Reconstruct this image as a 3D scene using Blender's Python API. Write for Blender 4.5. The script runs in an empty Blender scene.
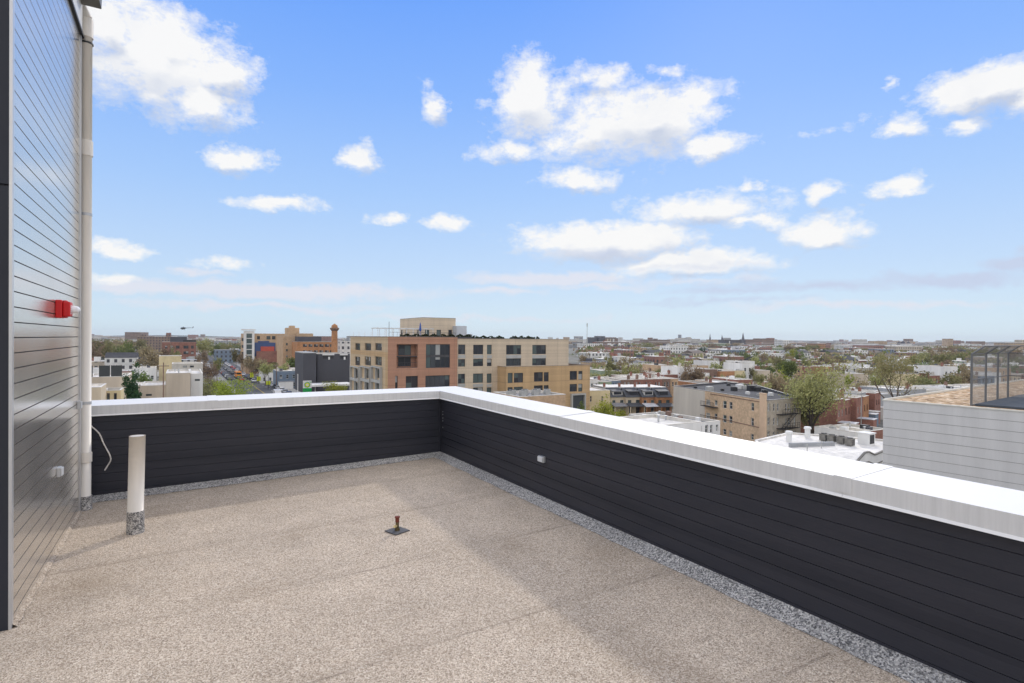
import bpy, bmesh, math, random
from mathutils import Matrix, Vector
R=random.Random(7)
sc=bpy.context.scene; C=sc.collection
CZ=20.0; F=568.0; YAW=0.5265; GRID=YAW
cY,sY=math.cos(YAW),math.sin(YAW)
ZF=CZ-1.8                         # terrace floor at its far corner

# ---------------------------------------------------------------- materials
MATS={}
def nt(m):
    m.use_nodes=True; t=m.node_tree; t.nodes.clear(); return t
def N(t,ty,**k):
    n=t.nodes.new(ty)
    for a,b in k.items():
        if a=='inp':
            for i,v in b.items(): n.inputs[i].default_value=v
        else: setattr(n,a,b)
    return n
def math_(t,op,a,b=None,c=None):
    n=t.nodes.new('ShaderNodeMath'); n.operation=op
    for i,v in enumerate((a,b,c)):
        if v is None: continue
        if isinstance(v,(int,float)): n.inputs[i].default_value=v
        else: t.links.new(v,n.inputs[i])
    return n.outputs[0]
def mixc(t,f,a,b,mode='MIX'):
    n=t.nodes.new('ShaderNodeMix'); n.data_type='RGBA'; n.blend_type=mode
    for i,v in ((0,f),(6,a),(7,b)):
        if isinstance(v,(int,float)): n.inputs[i].default_value=v
        elif isinstance(v,(tuple,list)): n.inputs[i].default_value=(v[0],v[1],v[2],1)
        else: t.links.new(v,n.inputs[i])
    return n.outputs[2]
def noise(t,vec,scale,detail=4,rough=.6):
    n=N(t,'ShaderNodeTexNoise',inp={'Scale':scale,'Detail':detail,'Roughness':rough})
    if vec is not None: t.links.new(vec,n.inputs['Vector'])
    return n.outputs['Fac']
def ramp(t,f,stops):
    n=t.nodes.new('ShaderNodeValToRGB'); t.links.new(f,n.inputs[0]); e=n.color_ramp.elements
    while len(e)<len(stops): e.new(.5)
    for q,(p,c) in zip(e,stops):
        q.position=p; q.color=(c[0],c[1],c[2],1) if isinstance(c,tuple) else (c,c,c,1)
    return n.outputs[0]
def mapr(t,f,a,b,c=0.,d=1.):
    n=N(t,'ShaderNodeMapRange',inp={1:a,2:b,3:c,4:d}); t.links.new(f,n.inputs[0]); return n.outputs[0]
def finish(t,col,rough=.8,metal=0.,bump=None,bstr=.3,bdist=.01,spec=.5,emit=None):
    b=N(t,'ShaderNodeBsdfPrincipled',inp={'Metallic':metal})
    b.inputs['Specular IOR Level'].default_value=spec
    if isinstance(rough,(int,float)): b.inputs['Roughness'].default_value=rough
    else: t.links.new(rough,b.inputs['Roughness'])
    if isinstance(col,(tuple,list)): b.inputs['Base Color'].default_value=(*col[:3],1)
    else: t.links.new(col,b.inputs['Base Color'])
    if bump is not None:
        n=N(t,'ShaderNodeBump',inp={'Strength':bstr,'Distance':bdist}); t.links.new(bump,n.inputs['Height']); t.links.new(n.outputs[0],b.inputs['Normal'])
    o=t.nodes.new('ShaderNodeOutputMaterial'); t.links.new(b.outputs[0],o.inputs[0]); return b
def mat(name,col,rough=.8,var=.25,scale=.6,metal=0.,streak=False,spec=.4,fine=0):
    if name in MATS: return MATS[name]
    m=bpy.data.materials.new(name); t=nt(m); MATS[name]=m
    co=t.nodes.new('ShaderNodeTexCoord').outputs['Object']
    v=co
    if streak:
        mp=N(t,'ShaderNodeMapping'); mp.inputs['Scale'].default_value=(1,1,.12); t.links.new(co,mp.inputs[0]); v=mp.outputs[0]
    n=noise(t,v,scale,5,.65)
    f=mapr(t,n,.3,.7,1-var,1+var)
    c=mixc(t,1.0,col,f,'MULTIPLY')
    if fine:
        n2=noise(t,co,fine,3,.7); c=mixc(t,1.0,c,mapr(t,n2,.3,.7,.8,1.2),'MULTIPLY')
    finish(t,c,rough,metal,spec=spec); return m
def farmat(name,col,win=.06):
    """wall colour with rows of small dark windows, for houses whose windows are a pixel or less"""
    if name in MATS: return MATS[name]
    m=bpy.data.materials.new(name); t=nt(m); MATS[name]=m
    tc=t.nodes.new('ShaderNodeTexCoord'); co=tc.outputs['Object']; nn=tc.outputs['Normal']
    s=t.nodes.new('ShaderNodeSeparateXYZ'); t.links.new(co,s.inputs[0])
    a=math_(t,'ADD',s.outputs[0],s.outputs[1])
    fx=math_(t,'FRACT',math_(t,'DIVIDE',a,2.9)); fz=math_(t,'FRACT',math_(t,'DIVIDE',s.outputs[2],3.1))
    w=math_(t,'MULTIPLY',math_(t,'COMPARE',fx,.5,.2),math_(t,'COMPARE',fz,.55,.25))
    n=noise(t,co,.25,4,.6)
    c=mixc(t,1.0,col,mapr(t,n,.3,.7,.75,1.2),'MULTIPLY')
    c=mixc(t,w,c,(win,win,win*1.15))
    finish(t,c,.8); return m
def rowmat(name,dark,light,rough,spec,board=.103,metal=0.,spk=1):
    """painted siding: the colour of each board differs a touch, with faint grime"""
    m=bpy.data.materials.new(name); t=nt(m)
    co=t.nodes.new('ShaderNodeTexCoord').outputs['Object']
    s=t.nodes.new('ShaderNodeSeparateXYZ'); t.links.new(co,s.inputs[0])
    r=math_(t,'FLOOR',math_(t,'DIVIDE',s.outputs[2],board))
    wn=N(t,'ShaderNodeTexWhiteNoise',noise_dimensions='1D'); t.links.new(r,wn.inputs['W'])
    mp=N(t,'ShaderNodeMapping'); mp.inputs['Scale'].default_value=(1.,1.,7.); t.links.new(co,mp.inputs[0])
    n=noise(t,mp.outputs[0],1.3,5,.6); n2=noise(t,co,60,3,.7)
    f=math_(t,'ADD',math_(t,'MULTIPLY',wn.outputs[0],.35),math_(t,'MULTIPLY',n,.8))
    c=mixc(t,mapr(t,f,.2,.9),dark,light)
    c=mixc(t,math_(t,'MULTIPLY',mapr(t,n2,.72,.8),.35*spk),c,(.2,.2,.2))
    ro=mapr(t,noise(t,co,1.,2,.5),.3,.7,rough-.04,rough+.05)
    mp2=N(t,'ShaderNodeMapping'); mp2.inputs['Scale'].default_value=(3.,3.,40.); t.links.new(co,mp2.inputs[0])
    finish(t,c,ro,spec=spec,metal=metal,bump=noise(t,mp2.outputs[0],2,3,.5),bstr=.12 if spk else 0.,bdist=.01 if spk else .003); return m
def speckle(name,cols,scale,stain=.25,seams=False,bump=.5):
    m=bpy.data.materials.new(name); t=nt(m)
    co=t.nodes.new('ShaderNodeTexCoord').outputs['Object']
    vo=N(t,'ShaderNodeTexVoronoi',inp={'Scale':scale,'Randomness':1.}); t.links.new(co,vo.inputs['Vector'])
    sp=t.nodes.new('ShaderNodeSeparateColor'); t.links.new(vo.outputs['Color'],sp.inputs[0])
    n=noise(t,co,scale*.33,3,.7)
    f=math_(t,'ADD',math_(t,'MULTIPLY',sp.outputs[0],.62),math_(t,'MULTIPLY',n,.38))
    k=len(cols); c=ramp(t,f,[(.12+.76*i/(k-1),q) for i,q in enumerate(cols)])
    big=noise(t,co,.55,6,.62); c=mixc(t,1.,c,mapr(t,big,.3,.72,1-stain,1+stain*.7),'MULTIPLY')
    mid=noise(t,co,3.2,5,.65); c=mixc(t,1.,c,mapr(t,mid,.3,.7,.93,1.07),'MULTIPLY')
    if seams:
        br=mapr(t,noise(t,co,.9,3,.5),.56,.72); c=mixc(t,math_(t,'MULTIPLY',br,.25),c,(.24,.17,.10))
        s=t.nodes.new('ShaderNodeSeparateXYZ'); t.links.new(co,s.inputs[0])
        w=math_(t,'ADD',s.outputs[1],math_(t,'MULTIPLY',noise(t,co,.8,2,.5),.07))
        fr=math_(t,'FRACT',math_(t,'DIVIDE',w,1.31))
        line=math_(t,'COMPARE',fr,.5,.007); soft=math_(t,'COMPARE',fr,.53,.05)
        on=mapr(t,noise(t,co,1.1,3,.6),.42,.6)
        c=mixc(t,math_(t,'MULTIPLY',math_(t,'MULTIPLY',line,on),.36),c,(.12,.09,.07))
        c=mixc(t,math_(t,'MULTIPLY',soft,.1),c,(.2,.16,.12))
        # a few rusty drips
        rs=mapr(t,noise(t,co,4.5,3,.6),.745,.79); c=mixc(t,math_(t,'MULTIPLY',rs,.35),c,(.5,.3,.08))
    finish(t,c,.93,bump=vo.outputs['Distance'],bstr=bump,bdist=.006,spec=.2); return m
def leafmat(name,c1,c2):
    if name in MATS: return MATS[name]
    m=bpy.data.materials.new(name); t=nt(m); MATS[name]=m
    g=t.nodes.new('ShaderNodeNewGeometry'); oi=t.nodes.new('ShaderNodeObjectInfo')
    co=t.nodes.new('ShaderNodeTexCoord').outputs['Object']
    f=math_(t,'ADD',math_(t,'MULTIPLY',g.outputs['Random Per Island'],.6),math_(t,'MULTIPLY',noise(t,co,.5,3,.6),.6))
    c=mixc(t,mapr(t,f,.2,.9),c1,c2)
    hs=N(t,'ShaderNodeHueSaturation'); t.links.new(c,hs.inputs['Color'])
    t.links.new(mapr(t,oi.outputs['Random'],0,1,.48,.52),hs.inputs['Hue']); t.links.new(mapr(t,oi.outputs['Random'],0,1,.8,1.2),hs.inputs['Value'])
    d=N(t,'ShaderNodeBsdfDiffuse'); tr=N(t,'ShaderNodeBsdfTranslucent'); ms=N(t,'ShaderNodeMixShader',inp={0:.4})
    t.links.new(hs.outputs[0],d.inputs[0]); t.links.new(hs.outputs[0],tr.inputs[0])
    t.links.new(d.outputs[0],ms.inputs[1]); t.links.new(tr.outputs[0],ms.inputs[2])
    o=t.nodes.new('ShaderNodeOutputMaterial'); t.links.new(ms.outputs[0],o.inputs[0]); return m

# ---------------------------------------------------------------- mesh helpers
class MB:
    def __init__(s): s.v=[]; s.f=[]; s.m=[]
    def face(s,pts,mi=0):
        b=len(s.v); s.v+= [tuple(p) for p in pts]; s.f.append(tuple(range(b,b+len(pts)))); s.m.append(mi)
    def box(s,x0,x1,y0,y1,z0,z1,mi=0):
        b=len(s.v)
        s.v+=[(x0,y0,z0),(x1,y0,z0),(x1,y1,z0),(x0,y1,z0),(x0,y0,z1),(x1,y0,z1),(x1,y1,z1),(x0,y1,z1)]
        for q in ((3,2,1,0),(4,5,6,7),(0,1,5,4),(1,2,6,5),(2,3,7,6),(3,0,4,7)):
            s.f.append(tuple(b+i for i in q)); s.m.append(mi)
        return s
    def prism(s,prof,y0,y1,mi=0,ax='y'):
        """profile of (a,z) points extruded along y (or x)"""
        b=len(s.v); n=len(prof)
        for yy in (y0,y1):
            for a,z in prof: s.v.append((a,yy,z) if ax=='y' else (yy,a,z))
        for i in range(n):
            j=(i+1)%n; s.f.append((b+i,b+j,b+n+j,b+n+i)); s.m.append(mi)
        s.f.append(tuple(b+n-1-i for i in range(n))); s.m.append(mi); s.f.append(tuple(b+n+i for i in range(n))); s.m.append(mi)
        return s
    def tube(s,pts,rad,seg=8,mi=0,cap=True):
        """tapered tube through pts; rad a number or a list"""
        n=len(pts); P=[Vector(p) for p in pts]; rr=rad if isinstance(rad,(list,tuple)) else [rad]*n
        b=len(s.v); up=Vector((0,0,1))
        for i,p in enumerate(P):
            d=(P[min(i+1,n-1)]-P[max(i-1,0)]).normalized()
            a=d.cross(up)
            if a.length<1e-3: a=Vector((1,0,0))
            a.normalize(); c=d.cross(a)
            for k in range(seg):
                t=2*math.pi*k/seg; s.v.append(tuple(p+(a*math.cos(t)+c*math.sin(t))*rr[i]))
        for i in range(n-1):
            for k in range(seg):
                k2=(k+1)%seg; s.f.append((b+i*seg+k,b+i*seg+k2,b+(i+1)*seg+k2,b+(i+1)*seg+k)); s.m.append(mi)
        if cap:
            s.f.append(tuple(b+k for k in range(seg))); s.m.append(mi); s.f.append(tuple(b+(n-1)*seg+seg-1-k for k in range(seg))); s.m.append(mi)
        return s
    def dome(s,c,r,h,seg=12,rings=4,mi=0):
        b=len(s.v)
        for i in range(rings):
            t=math.pi/2*i/rings
            for k in range(seg):
                a=2*math.pi*k/seg; s.v.append((c[0]+r*math.cos(t)*math.cos(a),c[1]+r*math.cos(t)*math.sin(a),c[2]+h*math.sin(t)))
        s.v.append((c[0],c[1],c[2]+h)); top=len(s.v)-1
        for i in range(rings-1):
            for k in range(seg):
                k2=(k+1)%seg; s.f.append((b+i*seg+k,b+i*seg+k2,b+(i+1)*seg+k2,b+(i+1)*seg+k)); s.m.append(mi)
        for k in range(seg):
            s.f.append((b+(rings-1)*seg+k,b+(rings-1)*seg+(k+1)%seg,top)); s.m.append(mi)
        return s
    def mesh(s,name,mats,smooth=False):
        me=bpy.data.meshes.new(name); me.from_pydata(s.v,[],s.f)
        ms=mats if isinstance(mats,(list,tuple)) else [mats]
        for m in ms: me.materials.append(m)
        if len(ms)>1: me.polygons.foreach_set('material_index',s.m)
        if smooth: me.polygons.foreach_set('use_smooth',[True]*len(s.f))
        me.update(); return me
    def build(s,name,mats,parent=None,smooth=False,bevel=0,loc=None,rz=0,rot=None,fixn=False):
        me=s.mesh(name,mats,smooth)
        if fixn:
            bm=bmesh.new(); bm.from_mesh(me); bmesh.ops.recalc_face_normals(bm,faces=bm.faces); bm.to_mesh(me); bm.free()
        o=bpy.data.objects.new(name,me); C.objects.link(o); o.parent=parent
        if loc: o.location=loc
        o.rotation_euler=rot or (0,0,rz)
        if bevel:
            b=o.modifiers.new('bevel','BEVEL'); b.width=bevel; b.segments=2; b.limit_method='ANGLE'
        return o
def tag(o,label=None,cat=None,group=None,kind=None):
    if label: o['label']=label
    if cat: o['category']=cat
    if group: o['group']=group
    if kind: o['kind']=kind
    return o
def empty(name,loc,rz=0,**k):
    o=bpy.data.objects.new(name,None); C.objects.link(o); o.location=loc; o.rotation_euler=(0,0,rz); o.empty_display_size=.2
    return tag(o,**k)
def inst(me,name,parent,loc,rot=(0,0,0),scale=None):
    o=bpy.data.objects.new(name,me); C.objects.link(o); o.parent=parent; o.location=loc; o.rotation_euler=rot
    if scale: o.scale=scale
    return o
def yh(px): return 338.03+.0074*(px-512)
def tw(u,v,z=0): return (u*cY-v*sY,u*sY+v*cY,z)
def gp(px,D,z=0): return ((px-512)/F*D,D,z)             # a place on a bearing at a chosen distance
def zat(px,py,D): return CZ-(py-yh(px))*D/F
class Face:
    def __init__(s,px,D,rz): s.x=(px-512)/F*D; s.D=D; s.c=math.cos(rz); s.s=math.sin(rz)
    def t(s,px):
        k=(px-512)/F; return (k*s.D-s.x)/(s.c-k*s.s)
    def z(s,px,py): return CZ-(py-yh(px))*(s.D+s.t(px)*s.s)/F
    def rect(s,x0,x1,y0,y1):
        xm=(x0+x1)/2; a,b=sorted((s.t(x0),s.t(x1))); return (a,b,s.z(xm,y1),s.z(xm,y0))

# ---------------------------------------------------------------- palette
W_=dict(
 redbrick=mat('red brick',(.28,.135,.10),.9,.3,.5,fine=3), brown=mat('brown brick',(.23,.15,.115),.9,.3,.5,fine=3),
 tanbrick=mat('tan brick',(.50,.35,.22),.9,.2,.35,fine=2), cream=mat('cream stucco',(.62,.52,.38),.9,.14,.3,streak=True),
 white=mat('white painted wall',(.74,.73,.70),.8,.14,.4,streak=True), grey=mat('grey painted wall',(.33,.34,.35),.8,.2,.4,streak=True),
 bluegrey=mat('blue grey wall',(.16,.21,.27),.8,.2,.4), green=mat('sage green wall',(.30,.36,.25),.85,.2,.4), teal=mat('teal wall',(.12,.33,.31),.8,.2,.4),
 orange=mat('orange brick',(.42,.21,.10),.9,.25,.4,fine=2), beige=mat('beige stucco',(.55,.47,.37),.9,.2,.25,streak=True),
 yellow=mat('pale yellow wall',(.66,.55,.33),.9,.15,.4), darkgrey=mat('charcoal wall',(.085,.085,.10),.7,.15,.3), stone=mat('pale stone',(.55,.52,.46),.9,.2,.4),
 navy=mat('navy panel',(.05,.085,.2),.6,.1), redpanel=mat('red panel',(.48,.09,.06),.6,.12), black=mat('black iron',(.02,.02,.022),.5,.1))
RF=dict(white=mat('white roof coating',(.74,.71,.655),.8,.16,.12,fine=1.2), black=mat('black roof felt',(.055,.055,.06),.9,.3,.25,fine=2),
 grey=mat('grey roof felt',(.25,.25,.26),.9,.3,.2,fine=2), silver=mat('silver roof paint',(.55,.56,.58),.6,.25,.15,fine=1), brown=mat('brown roof felt',(.16,.13,.11),.9,.3,.2,fine=2),
 slate=mat('dark slate',(.075,.08,.09),.7,.3,.8,fine=4), green=mat('green copper roof',(.17,.27,.2),.7,.3,.4), red=mat('red tiles',(.33,.11,.06),.9,.2,.5))
M_frame=mat('window frame dark',(.06,.06,.065),.5,.05); M_framew=mat('window frame white',(.75,.75,.73),.6,.05)
def glass(name,col,r):
    m=bpy.data.materials.new(name); t=nt(m); b=finish(t,col,r,spec=.6); return m
M_gl=[glass('dark glass',(.03,.035,.045),.08),glass('dark glass b',(.055,.065,.075),.12),glass('glass with pale blind',(.35,.36,.35),.3),glass('glass with green tint',(.08,.11,.11),.1)]
M_metal=mat('galvanised metal',(.5,.51,.52),.45,.15,2,metal=.6); M_unit=mat('unit casing',(.42,.42,.40),.6,.2,1); M_dark=mat('dark grille',(.03,.03,.033),.6,.1)
M_cop=mat('pale coping',(.66,.63,.57),.7,.15,.8)
M_copd=mat('dark coping',(.09,.09,.1),.5,.1)

WC={}
def winmesh(w,h,style):
    k=(round(w,1),round(h,1),style)
    if k not in WC:
        w,h=k[0],k[1]; b=MB(); e=.07
        b.box(0,e,0,.1,0,h); b.box(w-e,w,0,.1,0,h); b.box(e,w-e,0,.1,0,e); b.box(e,w-e,0,.1,h-e,h)
        if style[0]=='s': b.box(e,w-e,.01,.09,h*.5-.03,h*.5+.03)          # sash
        else:
            n=max(1,int(round(w/1.1)))
            for i in range(1,n): b.box(w*i/n-.03,w*i/n+.03,.01,.09,e,h-e)
            if h>3.2: b.box(e,w-e,-.02,.08,h*.5-.25,h*.5+.25)
        fm=b.mesh('window',M_framew if style[1]=='w' else M_frame)
        ps=[]
        for gi in range(4):
            p=MB(); rq=random.Random(gi*31+int(w*10)+int(h*7)); ns=1 if style[0]=='s' else max(1,int(round(w/1.1)))
            for i in range(ns):
                a0,a1=e+(w-2*e)*i/ns,e+(w-2*e)*(i+1)/ns
                hm=h*rq.choice((.5,.5,.35,.65)); top=rq.choice((gi,gi,2 if rq.random()<.5 else 1,3)); bot=rq.choice((gi,gi,gi,0 if gi!=0 else 1,3))
                p.face([(a0,.06,e),(a1,.06,e),(a1,.06,hm),(a0,.06,hm)],bot); p.face([(a0,.06,hm),(a1,.06,hm),(a1,.06,h-e),(a0,.06,h-e)],top)
            ps.append(p.mesh('pane',M_gl))
        WC[k]=(fm,ps)
    return WC[k]
def window(parent,side,W,Dp,r,style='sw',inset=.12,pane=True,shade=None):
    a0,a1,z0,z1=r; fm,ps=winmesh(max(.3,a1-a0),max(.3,z1-z0),style)
    # scale to fill the opening exactly
    k=(round(max(.3,a1-a0),1),round(max(.3,z1-z0),1)); sx=(a1-a0)/k[0]; sz=(z1-z0)/k[1]
    loc,rz={'front':((a0,inset,z0),0),'left':((inset,a1,z0),-math.pi/2),'right':((W-inset,a0,z0),math.pi/2)}[side]
    o=inst(fm,'window',parent,loc,(0,0,rz),(sx,1,sz))
    if pane: inst(ps[shade if shade is not None else R.choice((0,0,0,1,1,2,3))],'pane',o,(0,0,0))
    return o
def facade(b,T,W,z0,H,ops,mi=0,inset=.14):
    """wall plane with real openings; T(a,d,z)->xyz with d the depth into the wall"""
    xs=sorted({0,W}|{q for r in ops for q in r[:2]}); zs=sorted({z0,H}|{q for r in ops for q in r[2:]})
    xs=[x for x in xs if -1e-6<=x<=W+1e-6]; zs=[z for z in zs if z0-1e-6<=z<=H+1e-6]
    for i in range(len(xs)-1):
        j=0
        while j<len(zs)-1:
            xm=(xs[i]+xs[i+1])/2
            def hole(j): 
                zm=(zs[j]+zs[j+1])/2; return any(r[0]<xm<r[1] and r[2]<zm<r[3] for r in ops)
            if hole(j): j+=1; continue
            k=j
            while k+1<len(zs)-1 and not hole(k+1): k+=1
            b.face([T(xs[i],0,zs[j]),T(xs[i+1],0,zs[j]),T(xs[i+1],0,zs[k+1]),T(xs[i],0,zs[k+1])],mi); j=k+1
    for a0,a1,c0,c1 in ops:
        d=inset
        b.face([T(a0,0,c0),T(a0,d,c0),T(a0,d,c1),T(a0,0,c1)],mi); b.face([T(a1,d,c0),T(a1,0,c0),T(a1,0,c1),T(a1,d,c1)],mi)
        b.face([T(a0,0,c0),T(a1,0,c0),T(a1,d,c0),T(a0,d,c0)],mi); b.face([T(a0,d,c1),T(a1,d,c1),T(a1,0,c1),T(a0,0,c1)],mi)
        b.face([T(a0,d+.1,c0),T(a1,d+.1,c0),T(a1,d+.1,c1),T(a0,d+.1,c1)],mi)
def shell(root,W,Dp,z0,H,wm,rm,fo=(),lo=(),ro=(),style='sw',cop=None,par=.45,pane=True,wallname='wall',depthwin=.14,lm=None,off=(0,0)):
    """walls with openings + roof + parapet and coping, in the root's own frame"""
    clip=lambda ops,L:[(max(.15,a),min(L-.15,b_),max(z0+.2,c),min(H-.25,d)) for a,b_,c,d in ops if min(L-.15,b_)-max(.15,a)>.25 and min(H-.25,d)-max(z0+.2,c)>.3]
    fo,lo,ro=clip(fo,W),clip(lo,Dp),clip(ro,Dp)
    ox,oy=off
    b=MB()
    facade(b,lambda a,d,z:(ox+a,oy+d,z),W,z0,H,fo,0,depthwin)
    facade(b,lambda a,d,z:(ox+d,oy+a,z),Dp,z0,H,lo,1 if lm else 0,depthwin)
    facade(b,lambda a,d,z:(ox+W-d,oy+a,z),Dp,z0,H,ro,0,depthwin)
    b.face([(ox+W,oy+Dp,z0),(ox,oy+Dp,z0),(ox,oy+Dp,H),(ox+W,oy+Dp,H)])
    b.build(wallname,[wm,lm] if lm else wm,root)
    g=.004; c=MB(); t=.28
    zr=H-par
    r_=MB(); r_.box(ox+g,ox+W-g,oy+g,oy+Dp-g,zr-.2,zr); rf=r_.build('roof',rm,root)
    for (x0,x1,y0,y1) in ((-.03,W+.03,-.03,t),(-.03,W+.03,Dp-t,Dp+.03),(-.03,t,t,Dp-t),(W-t,W+.03,t,Dp-t)): c.box(ox+x0,ox+x1,oy+y0,oy+y1,H,H+.07)
    for (x0,x1,y0,y1) in ((g,W-g,g,t-.05),(g,W-g,Dp-t+.05,Dp-g),(g,t-.05,t-.05,Dp-t+.05),(W-t+.05,W-g,t-.05,Dp-t+.05)): c.box(ox+x0,ox+x1,oy+y0,oy+y1,zr,H)
    c.build('coping',cop or M_cop,root)
    hold=root
    if ox or oy:
        hold=None
    for side,ops in (('front',fo),('left',lo),('right',ro)):
        for q in ops:
            o=window(root,side,W,Dp,q,style,depthwin,pane)
            o.location.x+=ox; o.location.y+=oy
    return rf
def grid_ops(W,H,z0=0,fl=3.0,ww=1.,wh=1.5,gap=2.6,sill=1.,margin=.8,skip=0.):
    n=max(1,int((W-2*margin+gap-ww)/gap)); st=(W-(n-1)*gap-ww)/2; out=[]
    k=0
    while z0+k*fl+sill+wh<H-.5:
        for i in range(n):
            if R.random()>=skip: out.append((st+i*gap,st+i*gap+ww,z0+k*fl+sill,z0+k*fl+sill+wh))
        k+=1
    return out
def clutter(root,W,Dp,z,n,chim=1):
    """vents and chimneys fixed to a roof"""
    for i in range(n):
        x,y=R.uniform(.8,max(.9,W-.8)),R.uniform(.8,Dp-.8); h=R.uniform(.4,.9)
        MB().tube([(x,y,z),(x,y,z+h)],.14,8).tube([(x,y,z+h),(x,y,z+h+.12)],.24,8).build('roof_vent',M_metal,root)
    for i in range(chim):
        x=R.choice((.1,W-.75)); y=R.uniform(1,Dp-2)
        b=MB(); b.box(x,x+.65,y,y+.65,z,z+1.4); b.box(x-.06,x+.71,y-.06,y+.71,z+1.4,z+1.5); b.box(x+.2,x+.45,y+.2,y+.45,z+1.5,z+1.75)
        b.build('chimney',R.choice((W_['redbrick'],W_['brown'],W_['stone'])),root)

# ---------------------------------------------------------------- terrace
root_rz=YAW
A_,B_=.0244,-.0034; UC,VC=3.4996,8.2611; ZT=CZ-.8388; ZB=CZ-.9538; WO=.47; DW=.03
def fz(u,v): return ZF-.05+A_*(u-UC)+B_*(v-VC)
M_floor=speckle('granular roof membrane',[(.195,.15,.112),(.39,.313,.237),(.535,.438,.338),(.655,.553,.44),(.85,.775,.655)],150,.2,True)
M_strip=speckle('grey mineral strip',[(.05,.05,.055),(.19,.185,.18),(.36,.35,.335),(.55,.53,.5),(.82,.79,.74)],110,.18,False,.8)
M_clad=rowmat('charcoal siding',(.019,.021,.030),(.034,.035,.046),.5,.35)
M_tower=rowmat('graphite glossy siding',(.71,.675,.62),(.75,.715,.66),.2,.5,metal=.82,spk=0)
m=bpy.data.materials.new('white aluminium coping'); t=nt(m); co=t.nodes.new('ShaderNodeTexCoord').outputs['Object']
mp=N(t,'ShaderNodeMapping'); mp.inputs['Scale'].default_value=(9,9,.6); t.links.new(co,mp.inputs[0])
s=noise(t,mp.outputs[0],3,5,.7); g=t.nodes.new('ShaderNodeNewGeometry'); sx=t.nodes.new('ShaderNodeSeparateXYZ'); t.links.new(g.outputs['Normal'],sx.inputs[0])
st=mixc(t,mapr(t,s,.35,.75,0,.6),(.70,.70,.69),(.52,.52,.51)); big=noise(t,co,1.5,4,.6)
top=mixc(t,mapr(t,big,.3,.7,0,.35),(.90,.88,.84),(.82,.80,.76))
c_=mixc(t,mapr(t,sx.outputs[2],.3,.7),st,top); finish(t,c_,.45,spec=.4); M_coping=m  # light and shade put into the colour: upward faces paler, upright faces greyer
M_pvc=mat('white pvc pipe',(.74,.69,.61),.42,.1,3,streak=True); M_trim=mat('pale aluminium trim',(.55,.56,.57),.3,.06,2,metal=.5)
M_ctrim=mat('charcoal corner trim',(.018,.021,.030),.6,.1,1.)

fl=MB(); u0,u1,v0,v1=-6,UC+DW,-6,VC+DW
nu=20
for i in range(nu):
    a,b2=u0+(u1-u0)*i/nu,u0+(u1-u0)*(i+1)/nu
    fl.face([(a,v0,fz(a,v0)),(b2,v0,fz(b2,v0)),(b2,v1,fz(b2,v1)),(a,v1,fz(a,v1))])
o=fl.build('floor',M_floor,loc=(0,0,0),rz=root_rz); tag(o,'speckled tan granular roof terrace floor with faint seams and stains','floor',kind='structure')
# mineral strips sloping up to the parapets, edge a little ragged
def strip(along):
    b=MB(); n=90
    w0=.15
    for i in range(n):
        q=[]
        for s_ in (i,i+1):
            rr=random.Random(s_*7+len(along)); e=w0+rr.uniform(-.012,.012)
            if along=='right': v=v0+(v1-v0)*s_/n; q.append(((u1-e,v,fz(u1-e,v)+.004),(u1-.004,v,fz(u1,v)+.055)))
            else: u=u0+(u1-u0)*s_/n; q.append(((u,v1-e,fz(u,v1-e)+.0045),(u,v1-.004,fz(u,v1)+.055)))
        b.face([q[0][0],q[0][1],q[1][1],q[1][0]])
    o=b.build('floor_edging',M_strip,rz=root_rz); tag(o,'grey speckled mineral strip along the %s parapet'%('right' if along=='right' else 'back'),'floor edging',kind='structure')
strip('right'); strip('back')
b=MB()
for i in range(40):
    a,c2=4.9+2.9*i/40,4.9+2.9*(i+1)/40
    w1,w2=[.028+random.Random(j).uniform(-.01,.01) for j in (i,i+1)]
    b.face([(-.970,a,fz(-.94,a)+.03),(-.970+w1,a,fz(-.9,a)+.004),(-.970+w2,c2,fz(-.9,c2)+.004),(-.970,c2,fz(-.94,c2)+.03)])
tag(b.build('floor_edging',M_floor,rz=root_rz),'thin mineral strip at the foot of the penthouse side wall','floor edging',kind='structure')
def siding(b,T,L,z0,z1,board=.103,gap=.0045,depth=.008,mi=0,gm=0):
    """boards with shadow gaps: T(a,d,z)"""
    z=z1
    while z>z0:
        zl=max(z-board,z0)
        b.face([T(0,0,zl+gap),T(L,0,zl+gap),T(L,0,z),T(0,0,z)],mi)
        b.face([T(0,depth,zl),T(L,depth,zl),T(L,depth,zl+gap),T(0,depth,zl+gap)],gm)
        b.face([T(0,0,zl+gap),T(0,depth,zl+gap),T(L,depth,zl+gap),T(L,0,zl+gap)],mi)
        b.face([T(0,depth,zl),T(0,0,zl),T(L,0,zl),T(L,depth,zl)],mi)
        z=zl
par=empty('parapet_wall',tw(UC+.2,2,ZF-.2),root_rz,label='charcoal board parapet with white metal coping running along the right side of the terrace',cat='parapet wall')
parb=empty('parapet_wall',tw(0,VC+.2,ZF-.2),root_rz,label='charcoal board parapet with white metal coping closing the far left side of the terrace',cat='parapet wall')
def loc_of(e,u,v,z): # world terrace coords to local of a root
    pu=e['u0'],e['v0']; return (u-pu[0],v-pu[1],z-(ZF-.2))
par['u0'],par['v0']=UC+.2,2; parb['u0'],parb['v0']=0,VC+.2
b=MB(); siding(b,lambda a,d,z:loc_of(par,UC+DW+d,VC+DW-a,z),14.3,ZF-.25,ZB+.02)
b.box(*[q for q in (-.155,.22)],-8,VC-2+.44,-12,.93); b.build('cladding',M_clad,par)
b=MB(); siding(b,lambda a,d,z:loc_of(parb,UC+DW-a,VC+DW+d,z),9.5,ZF-.4,ZB+.02)
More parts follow.
